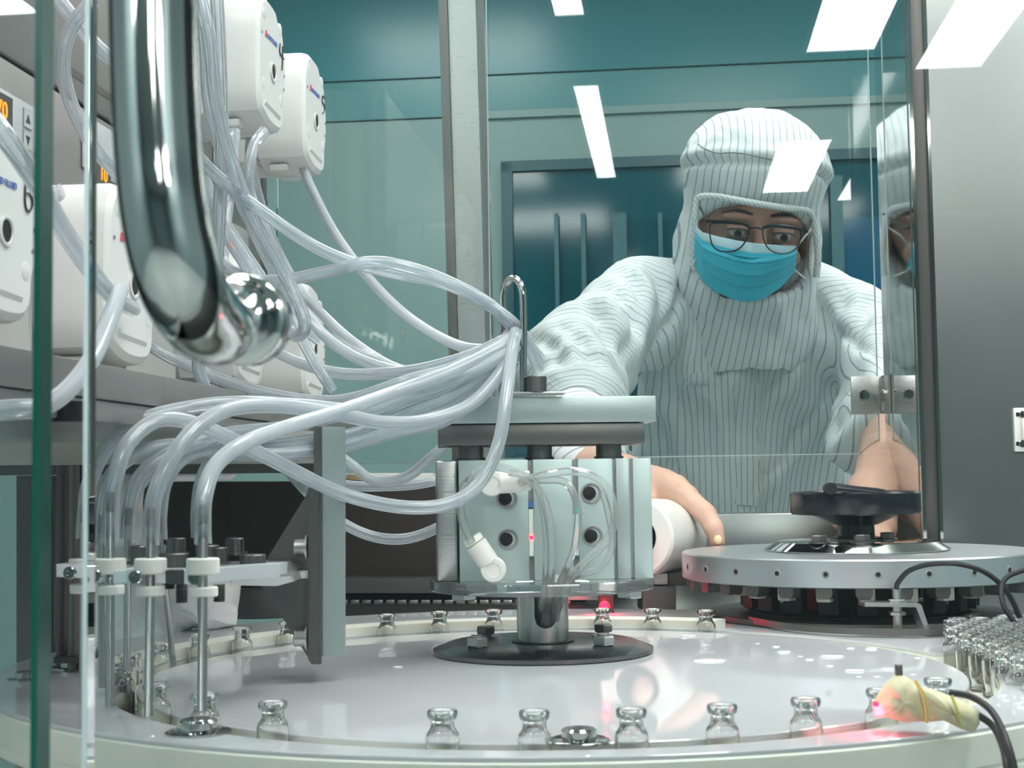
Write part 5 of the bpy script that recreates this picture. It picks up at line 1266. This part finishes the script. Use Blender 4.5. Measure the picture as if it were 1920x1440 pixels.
# front flap with zip, collar tab, pocket, seams (small raised cloth parts laid over the chest surface)
from mathutils.bvhtree import BVHTree
bvh = BVHTree.FromPolygons([tuple(v) for v in V], [tuple(int(i) for i in f) for f in Fq])
def on_body(px, py, lift=0.003):
    v = _ray(px, py).normalized(); h = bvh.ray_cast(CAM + v * 1.3, v, 3)
    if h[0] is None: return P(px, py, 2.1)
    return h[0] - v * lift
def strip(name, pxs, widths, mat, lift=0.003, th=0.002, stripes=True):
    """ribbon laid on the suit following pixel points"""
    n = len(pxs); top = []; 
    for i, (x, y) in enumerate(pxs):
        x0, y0 = pxs[max(i - 1, 0)]; x1, y1 = pxs[min(i + 1, n - 1)]
        dx, dy = x1 - x0, y1 - y0; L = math.hypot(dx, dy); nx, ny = -dy / L, dx / L; w_ = widths[i] if isinstance(widths, (list, tuple)) else widths
        row = [on_body(x + nx * w_ * s_, y + ny * w_ * s_, lift if abs(s_) < 0.9 else lift * 0.3) for s_ in (-1, -0.9, -0.4, 0, 0.4, 0.9, 1)]
        top.append(row + [p + Vector((0, th * 2, 0)) for p in reversed(row)])
    mb = MB().rings(top); o = mb.build(name, mat, cov, ang=60)
    at = o.data.attributes.new('stripe', 'FLOAT', 'POINT')
    at.data.foreach_set('value', [v.co.x for v in o.data.vertices]); return o
strip('zip_flap', [(1392 + 4 * math.sin(i * 0.9) + i * 0.6, 615 + i * 17.5) for i in range(20)], 21, 'cloth', 0.004)
MB().tube([on_body(1413 + 3 * math.sin(i * 0.9) + i * 0.6, 615 + i * 12, 0.0065) for i in range(29)], 0.0011, 6).build('flap_seam', 'gcuff', cov)
strip('collar_tab', [(1338, 590), (1352, 588), (1375, 588), (1400, 590), (1420, 592), (1438, 588)], [12, 19, 21, 21, 18, 10], 'cloth', 0.014, 0.003)
strip('pen_pocket', [(1302, 700), (1304, 712), (1304, 722)], 26, 'cloth', 0.004)
# --- hood
hc = P(1416, 320, 2.058); tilt = R(5)
Xh = CR * math.cos(tilt) - CU * math.sin(tilt)         # face right, tilted
Zh = (CU * math.cos(tilt) + CR * math.sin(tilt)); Yh = Zh.cross(Xh)
q = R(9)
Yh2 = Yh * math.cos(q) - Zh * math.sin(q); Zh2 = Zh * math.cos(q) + Yh * math.sin(q)    # pitched forward
if Zh2.y > 0: Yh2 = Yh * math.cos(q) + Zh * math.sin(q); Zh2 = Zh * math.cos(q) - Yh * math.sin(q)
rot_h = [list(Xh), list(-Yh2) , list(Zh2)]
rotM = np.array([Xh, Yh2, Zh2])      # rows are local axes
rcol = [[rotM[j][i] for j in range(3)] for i in range(3)]
def hood_sdf(X, Y, Z):
    a = ell_sdf(hc, (0.1035, 0.122, 0.088), rcol)(X, Y, Z)
    b = ell_sdf(P(1402, 450, 2.075), (0.098, 0.088, 0.105), None)(X, Y, Z)
    c = cone_sdf(P(1398, 520, 2.085), P(1408, 610, 2.14), 0.088, 0.100)(X, Y, Z)
    d = smin(a, b, 0.028); d = smin(d, c, 0.04)
    # face opening: rounded superellipse seen from the front, cut to mid head
    p = np.stack([X, Y, Z], -1)
    o = np.array(P(1414, 474, 2.0)); u = (p - o) @ np.array(Xh); v = (p - o) @ np.array(Zh)
    hwid = 0.0800 + 0.030 * np.clip(v, -0.05, 0); hh = np.where(v > 0, 0.0605, 0.0610)
    e = ((np.abs(u / hwid)) ** 3.0 + (np.abs(v / hh)) ** np.where(v > 0, 5.0, 2.2)) ** (1 / 3.0)
    op = (e - 1) * 0.055
    cav = np.maximum(op, Y - 2.06)
    inner = ell_sdf(P(1412, 436, 2.07), (0.080, 0.052, 0.072), None)(X, Y, Z)
    return smax(smax(d, -cav, 0.006), -np.maximum(inner, -10), 0.004)
V, Fq = sdf_mesh(hood_sdf, P(1225, 665, 2.05) - Vector((0.02, 0.22, 0.02)), P(1600, 175, 2.05) + Vector((0.02, 0.22, 0.03)), 0.0042)
V = relax(V, Fq, 2); N = normals(V, Fq)
u_ = (V - np.array(hc)) @ np.array(Xh); v_ = (V - np.array(hc)) @ np.array(Zh)
up = np.clip((v_ + 0.02) / 0.05, 0, 1); dn = 1 - np.clip((v_ + 0.10) / 0.05, 0, 1)
disp = 0.004 * noise3(V, 16, 10, 9, 2.2) + 0.0014 * noise3(V, 40, 30, 25, 9.3)
crease = -0.016 - 0.10 * (u_ + 0.02) ** 2 * 10 * 0.3 + 0.10 * (-u_ - 0.05).clip(0, 1)
disp += -0.007 * np.exp(-((v_ - (crease + 0.008)) / 0.0045) ** 2) * (V[:, 1] < hc.y) + 0.004 * np.exp(-((v_ - (crease + 0.022)) / 0.010) ** 2)
disp += dn * 0.007 * ridges(V, 20, 10, 6, 7.7)
V = V + N * disp[:, None]
hood = np_obj('hood', V, Fq, 'cloth', pr, attr=u_ * 0.92)
bvh = BVHTree.FromPolygons([tuple(v) for v in V], [tuple(int(i) for i in f) for f in Fq])
def curve_on(pxs, lift, r, mat, name, parent, n=5):
    pts = crom([Vector((x, y, 0)) for x, y in pxs], n); out = []
    for p in pts:
        v = _ray(p.x, p.y).normalized(); h = bvh.ray_cast(CAM + v * 1.3, v, 3)
        if h[0] is not None: out.append(h[0] - v * lift)
    return MB().tube(out, r, 8).build(name, mat, parent)
curve_on([(1309, 270), (1322, 279), (1345, 287), (1372, 286), (1400, 289), (1430, 296), (1460, 302), (1500, 306)], 0.0002, 0.0009, 'slot', 'hood_seam', hood)
# brim: a hem roll around the opening
rim = []
o_ = P(1414, 474, 1.995)
brim_px = [(1304, 505), (1299, 470), (1303, 430), (1304, 400), (1306, 378), (1316, 369), (1345, 369), (1385, 376), (1425, 383), (1465, 389), (1500, 393), (1516, 397), (1524, 410), (1530, 440), (1534, 480), (1530, 520)]
pts = []
for p in crom([Vector((x, y, 0)) for x, y in brim_px], 4):
    f = min(1, abs(p.x - 1414) / 115.0)
    pts.append(P(p.x, p.y, 1.945 + 0.052 * f ** 2 + 0.018 * max(0, (p.y - 400) / 120)))
hem = MB(); hem.tube(pts, 0.0048, 12); o = hem.build('hood_hem', 'cloth', hood)
at = o.data.attributes.new('stripe', 'FLOAT', 'POINT'); at.data.foreach_set('value', [v.co.x * 1.6 + v.co.z for v in o.data.vertices])
# front brow panel between hem and hood
rr = []
for p in pts[14:-14]:
    v = (p - CAM).normalized()
    rr.append([p + Vector((0, 0.001, 0)), p + Vector((0, 0.012, 0.010)), p + Vector((0, 0.05, 0.016)), p + Vector((0, 0.05, 0.012)), p + Vector((0, 0.012, 0.004))])
# --- head
fc = P(1414, 437, 2.022)
def HP(x, y, z):     # head frame: x right, y away, z up (tilted and pitched), origin between the eyes inside the head
    return fc + Xh * x + Yh2 * y + Zh2 * z
def head_sdf(X, Y, Z):
    def E(c, r): return ell_sdf(c, r, rcol)
    d = E(HP(0, 0.040, 0.020), (0.074, 0.084, 0.076))(X, Y, Z)
    d = smin(d, E(HP(0, 0.016, -0.024), (0.054, 0.060, 0.056))(X, Y, Z), 0.03)
    d = smin(d, E(HP(0, -0.024, -0.062), (0.024, 0.024, 0.018))(X, Y, Z), 0.03)
    d = smin(d, cone_sdf(HP(0, 0.03, -0.06), HP(0, 0.09, -0.14), 0.050, 0.055)(X, Y, Z), 0.02)
    for s_ in (-1, 1):
        d = smin(d, E(HP(0.030 * s_, -0.042, 0.021), (0.024, 0.012, 0.008))(X, Y, Z), 0.012)      # brow
        d = smax(d, -E(HP(0.031 * s_, -0.062, 0.001), (0.019, 0.018, 0.0115))(X, Y, Z), 0.010)      # socket
        d = smin(d, E(HP(0.040 * s_, -0.032, -0.028), (0.022, 0.018, 0.016))(X, Y, Z), 0.015)      # cheek
        d = smin(d, E(HP(0.077 * s_, 0.030, -0.005), (0.007, 0.018, 0.030))(X, Y, Z), 0.004)      # ear
    d = smin(d, cone_sdf(HP(0, -0.048, 0.012), HP(0, -0.072, -0.028), 0.0075, 0.012)(X, Y, Z), 0.010)
    for s_ in (-1, 1): d = smin(d, E(HP(0.011 * s_, -0.064, -0.032), (0.007, 0.009, 0.006))(X, Y, Z), 0.006)
    d = smin(d, E(HP(0, -0.054, -0.056), (0.022, 0.010, 0.006))(X, Y, Z), 0.006)                   # lips
    return d
V, Fq = sdf_mesh(head_sdf, fc - Vector((0.11, 0.13, 0.17)), fc + Vector((0.11, 0.16, 0.14)), 0.0032)
V = relax(V, Fq, 2, 0.4)
head = np_obj('head', V, Fq, 'skin', pr)
bvh = BVHTree.FromPolygons([tuple(v) for v in V], [tuple(int(i) for i in f) for f in Fq])
for s_ in (-1, 1):
    ec = HP(0.031 * s_, -0.0530, 0.003)
    e = MB().ball(ec, 0.0115, 20).build('eyeball', 'eye', head)
    ic = ec + (-Yh2 * 0.97 - Zh2 * 0.36).normalized() * 0.0096
    MB().lathe([(0.0055, 0), (0.005, 0.0022), (0.002, 0.003)], ic, (-Yh2 * 0.97 - Zh2 * 0.36), 20).build('iris', 'iris', e)
    # upper lid drooping over the downcast eye, lower lid
    for (z0, z1, nm) in ((0.011, 0.0030, 'upper_eyelid'), (-0.011, -0.0062, 'lower_eyelid')):
        rr = []
        for i in range(9):
            f = -1 + 2 * i / 8; row = []
            for j in range(5):
                g = j / 4; zz = z0 + (z1 * (1 - 0.5 * f * f) - z0) * g
                y_ = -math.sqrt(max(0.0, 0.0126 ** 2 - (f * 0.0118) ** 2 * 0.9 - zz * zz * 0.9))
                row.append(ec + Xh * (f * 0.0145) + Yh2 * (y_ + 0.001 * abs(f)) + Zh2 * zz)
            rr.append(row + [p + Yh2 * 0.0012 for p in reversed(row)])
        MB().rings(rr).build(nm, 'skin' if nm[0] == 'l' else 'skin', head, ang=180)
    lash = [ec + Xh * (f * 0.0140) + Yh2 * (-math.sqrt(max(0, 0.0130 ** 2 - (f * 0.0118) ** 2 * 0.9)) + 0.001 * abs(f)) + Zh2 * (0.0030 * (1 - 0.5 * f * f)) for f in [-1 + i / 6 for i in range(13)]]
    MB().tube(lash, 0.0007, 6).build('eyelashes', 'hair', head)
    # eyebrow: tapered band laid on the brow
    pts = []
    for i in range(11):
        f = i / 10; x = s_ * (0.012 + 0.038 * f); z = 0.0265 + 0.005 * math.sin(f * 2.6) - 0.004 * f
        h = bvh.ray_cast(HP(x, -0.2, z), Yh2, 1); pts.append(h[0] if h[0] else HP(x, -0.05, z))
    MB().tube(pts, 0.003, 8, radii=[0.0010 + 0.0026 * math.sin(math.pi * (0.12 + 0.80 * i / 10)) for i in range(11)]).build('eyebrow', 'hair', head)
# --- surgical mask: grid between its top and bottom edges
top = [(1305, 424), (1318, 436), (1345, 444), (1378, 451), (1410, 456), (1440, 459), (1470, 461), (1494, 462)]
bot = [(1301, 490), (1318, 528), (1345, 548), (1378, 562), (1402, 566), (1432, 560), (1462, 540), (1490, 508)]
def lerp2(L, f):
    f = f * (len(L) - 1); i = min(int(f), len(L) - 2); t = f - i
    return (L[i][0] + (L[i + 1][0] - L[i][0]) * t, L[i][1] + (L[i + 1][1] - L[i][1]) * t)
def mask_pt(u, v, lift=0.0):
    a = lerp2(top, u); b = lerp2(bot, u); x = a[0] + (b[0] - a[0]) * v; y = a[1] + (b[1] - a[1]) * v
    s_ = (2 * u - 1 - 0.02)
    dc = 1.925 - 0.012 * math.sin(math.pi * min(1, v * 1.3)) + 0.03 * v ** 2
    if v < 0.25: dc -= 0.010 * math.exp(-(s_ / 0.22) ** 2) * (1 - v * 2)
    d = dc + 0.052 * abs(s_) ** 2.2
    # three pleats stepping out, fading to the sides
    for pv in (0.30, 0.52, 0.72):
        w_ = v - pv - 0.03 * (1 - s_ * s_) 
        d += -0.0035 * (1 - 0.3 * abs(s_)) * (1 if -0.10 < w_ < 0 else 0) * (w_ + 0.10) / 0.10
    return P(x, y, d - lift + 0.0012 * noise.noise(Vector((u * 5, v * 6, 1))))
def mask_grid(v0, v1, nu, nv, mat, name, parent):
    mb = MB(); g = [[mb.bm.verts.new(mask_pt(i / nu, v0 + (v1 - v0) * j / nv)) for i in range(nu + 1)] for j in range(nv + 1)]
    for j in range(nv):
        for i in range(nu): mb.bm.faces.new((g[j][i], g[j][i + 1], g[j + 1][i + 1], g[j + 1][i]))
    o = mb.build(name, mat, parent, ang=50); m = o.modifiers.new('thickness', 'SOLIDIFY'); m.thickness = 0.0009; return o
mk = mask_grid(0.16, 1.0, 48, 70, 'maskblue', 'face_mask', pr); mk['label'] = 'blue surgical mask'
mask_grid(0.0, 0.165, 48, 12, 'maskpale', 'mask_top_band', mk)
for (px0, py0, px1, py1, d1) in ((1308, 430, 1304, 404, 2.0), (1304, 486, 1297, 500, 2.03), (1493, 464, 1520, 430, 2.01), (1490, 506, 1512, 524, 2.03)):
    MB().tube([P(px0, py0, 1.99), P((px0 + px1) / 2, (py0 + py1) / 2, 1.985), P(px1, py1, d1)], 0.0011, 6).build('ear_loop', 'ptfe', mk)
# --- spectacles
gl = bpy.data.objects.new('glasses', None); COL.objects.link(gl); gl.parent = pr; gl.matrix_parent_inverse = pr.matrix_basis.inverted(); gl['label'] = 'black framed spectacles'
def gd_(x): return 1.906 + 0.022 * (abs(x - 1417) / 100.0) ** 2
LL_ = [(1331, 421), (1345, 418), (1368, 419), (1390, 421), (1403, 424), (1404, 436), (1398, 452), (1386, 466), (1368, 472), (1348, 470), (1336, 460), (1331, 440)]
RL_ = [(1431, 427), (1446, 425), (1470, 427), (1492, 430), (1501, 434), (1500, 450), (1494, 464), (1480, 474), (1460, 475), (1442, 467), (1433, 452), (1430, 438)]
for L_ in (LL_, RL_):
    loop = crom([P(x, y, gd_(x)) for x, y in L_ + [L_[0]]], 4)
    MB().tube(loop, 0.0010, 8, caps=False).build('rim', 'frame', gl)
    mb = MB(); mb.bm.faces.new([mb.bm.verts.new(p) for p in loop[:-1]]); mb.build('lens', 'lens', gl, smooth=False)
for pxs in ([(1324, 414), (1340, 415), (1368, 416), (1392, 419), (1404, 424)], [(1430, 427), (1446, 423), (1470, 424), (1495, 428), (1514, 434)]):
    MB().tube(crom([P(x, y, gd_(x) - 0.0006) for x, y in pxs], 4), 0.0023, 8).build('brow_bar', 'frame', gl)
MB().tube(crom([P(x, y, gd_(x)) for x, y in ((1403, 431), (1410, 427), (1424, 428), (1431, 433))], 4), 0.0013, 8).build('bridge', 'frame', gl)
for pxs in ([(1326, 416, 1.934), (1320, 404, 1.96), (1309, 380, 2.02), (1303, 366, 2.06)], [(1512, 434, 1.936), (1517, 424, 1.96), (1525, 404, 2.02), (1528, 396, 2.06)]):
    MB().tube(crom([P(*p) for p in pxs], 4), 0.0019, 8).build('temple', 'frame', gl)
# --- hands in latex gloves
def hand(name, palm, fingers, arm, step, lo, hi, label):
    fs = []
    def f(X, Y, Z):
        d = None
        for (a, b, ra, rb) in palm:
            e = cone_sdf(a, b, ra, rb)(X, Y, Z); d = e if d is None else smin(d, e, 0.014)
        for (a, b, ra, rb) in arm: d = smin(d, cone_sdf(a, b, ra, rb)(X, Y, Z), 0.02)
        for ch in fingers:
            e = None
            for (a, ra), (b, rb) in zip(ch[:-1], ch[1:]):
                g = cone_sdf(a, b, ra, rb)(X, Y, Z); e = g if e is None else smin(e, g, 0.004)
            d = smin(d, e, 0.0045)
        return d
    V, Fq = sdf_mesh(f, lo, hi, step); V = relax(V, Fq, 2, 0.4); N = normals(V, Fq)
    V = V + N * (0.0005 * ridges(V, 60, 60, 60, 4.0))[:, None]
    return np_obj(name, V, Fq, 'glove', pr, label)
w0 = P(1108, 878, 1.69); w1 = P(1165, 905, 1.585)
kn = [P(1284, 930, 1.470), P(1266, 916, 1.492), P(1248, 910, 1.515), P(1228, 912, 1.535)]
palm = [(w1, k, 0.020, 0.0125) for k in kn] + [(w1, P(1205, 945, 1.50), 0.018, 0.014)]
fing = [[(kn[0], 0.0112), (P(1322, 962, 1.448), 0.0098), (P(1338, 990, 1.440), 0.0090), (P(1345, 1014, 1.438), 0.0078)],
        [(kn[1], 0.0118), (P(1296, 950, 1.498), 0.0105), (P(1302, 985, 1.502), 0.0098), (P(1299, 1022, 1.495), 0.0086)],
        [(kn[2], 0.0115), (P(1272, 940, 1.545), 0.0102), (P(1282, 975, 1.550), 0.0094), (P(1278, 1006, 1.545), 0.0084)],
        [(kn[3], 0.0105), (P(1246, 938, 1.575), 0.0092), (P(1254, 965, 1.578), 0.0085), (P(1250, 990, 1.572), 0.0076)],
        [(P(1200, 940, 1.50), 0.0130), (P(1196, 968, 1.425), 0.0112), (P(1198, 995, 1.375), 0.0100), (P(1202, 1018, 1.350), 0.0088)]]
hr = hand('gloved_hand', palm, fing, [(w0, w1, 0.034, 0.025)], 0.0026, Vector((w0.x - 0.06, 1.32, 0.00)), Vector((0.27, 1.75, 0.20)), 'right hand in skin coloured latex glove')
nl = P(1346, 1012, 1.4295)
MB().ball(nl, 0.0048, 14, (0.80, 0.30, 1.0)).build('fingernail', 'nail', hr)
MB().lathe([(0.038, -0.012), (0.041, -0.008), (0.041, 0.004), (0.037, 0.010)], w0.lerp(w1, -0.03), (w1 - w0), 36).build('glove_cuff', 'gcuff', hr)
w0 = P(1680, 812, 1.81); w1 = P(1640, 930, 1.65)
kn = [P(1606, 985, 1.560), P(1624, 992, 1.560), P(1642, 995, 1.565), P(1658, 992, 1.575)]
palm = [(w1, k, 0.021, 0.0125) for k in kn]
fing = [[(kn[0], 0.0115), (P(1592, 1006, 1.535), 0.0102), (P(1590, 1020, 1.525), 0.0086)],
        [(kn[1], 0.0115), (P(1612, 1012, 1.530), 0.0102), (P(1610, 1026, 1.520), 0.0086)],
        [(kn[2], 0.0112), (P(1636, 1014, 1.535), 0.0100), (P(1634, 1028, 1.525), 0.0084)],
        [(kn[3], 0.0102), (P(1658, 1010, 1.545), 0.0092), (P(1658, 1022, 1.536), 0.0078)],
        [(w1, 0.0150), (P(1590, 960, 1.590), 0.0115), (P(1575, 978, 1.565), 0.0095)]]
hl = hand('gloved_hand', palm, fing, [(w0, w1, 0.040, 0.026)], 0.0028, Vector((0.30, 1.48, 0.00)), Vector((0.56, 1.80, 0.24)), 'left hand in skin coloured latex glove behind the hand wheel')
MB().lathe([(0.041, -0.010), (0.045, -0.006), (0.045, 0.006), (0.042, 0.010)], w0.lerp(w1, 0.02), (w1 - w0), 36).build('glove_cuff', 'gcuff', hl)
for (an, s_) in ((anR, -1), (anL, 1)):
    c = Vector((an.x, an.y - 0.05, ZF + 0.045)); MB().ball(c, 0.05, 20, (0.9, 2.6, 0.88)).build('shoe', 'whitesoft', pr)
print('DONE')
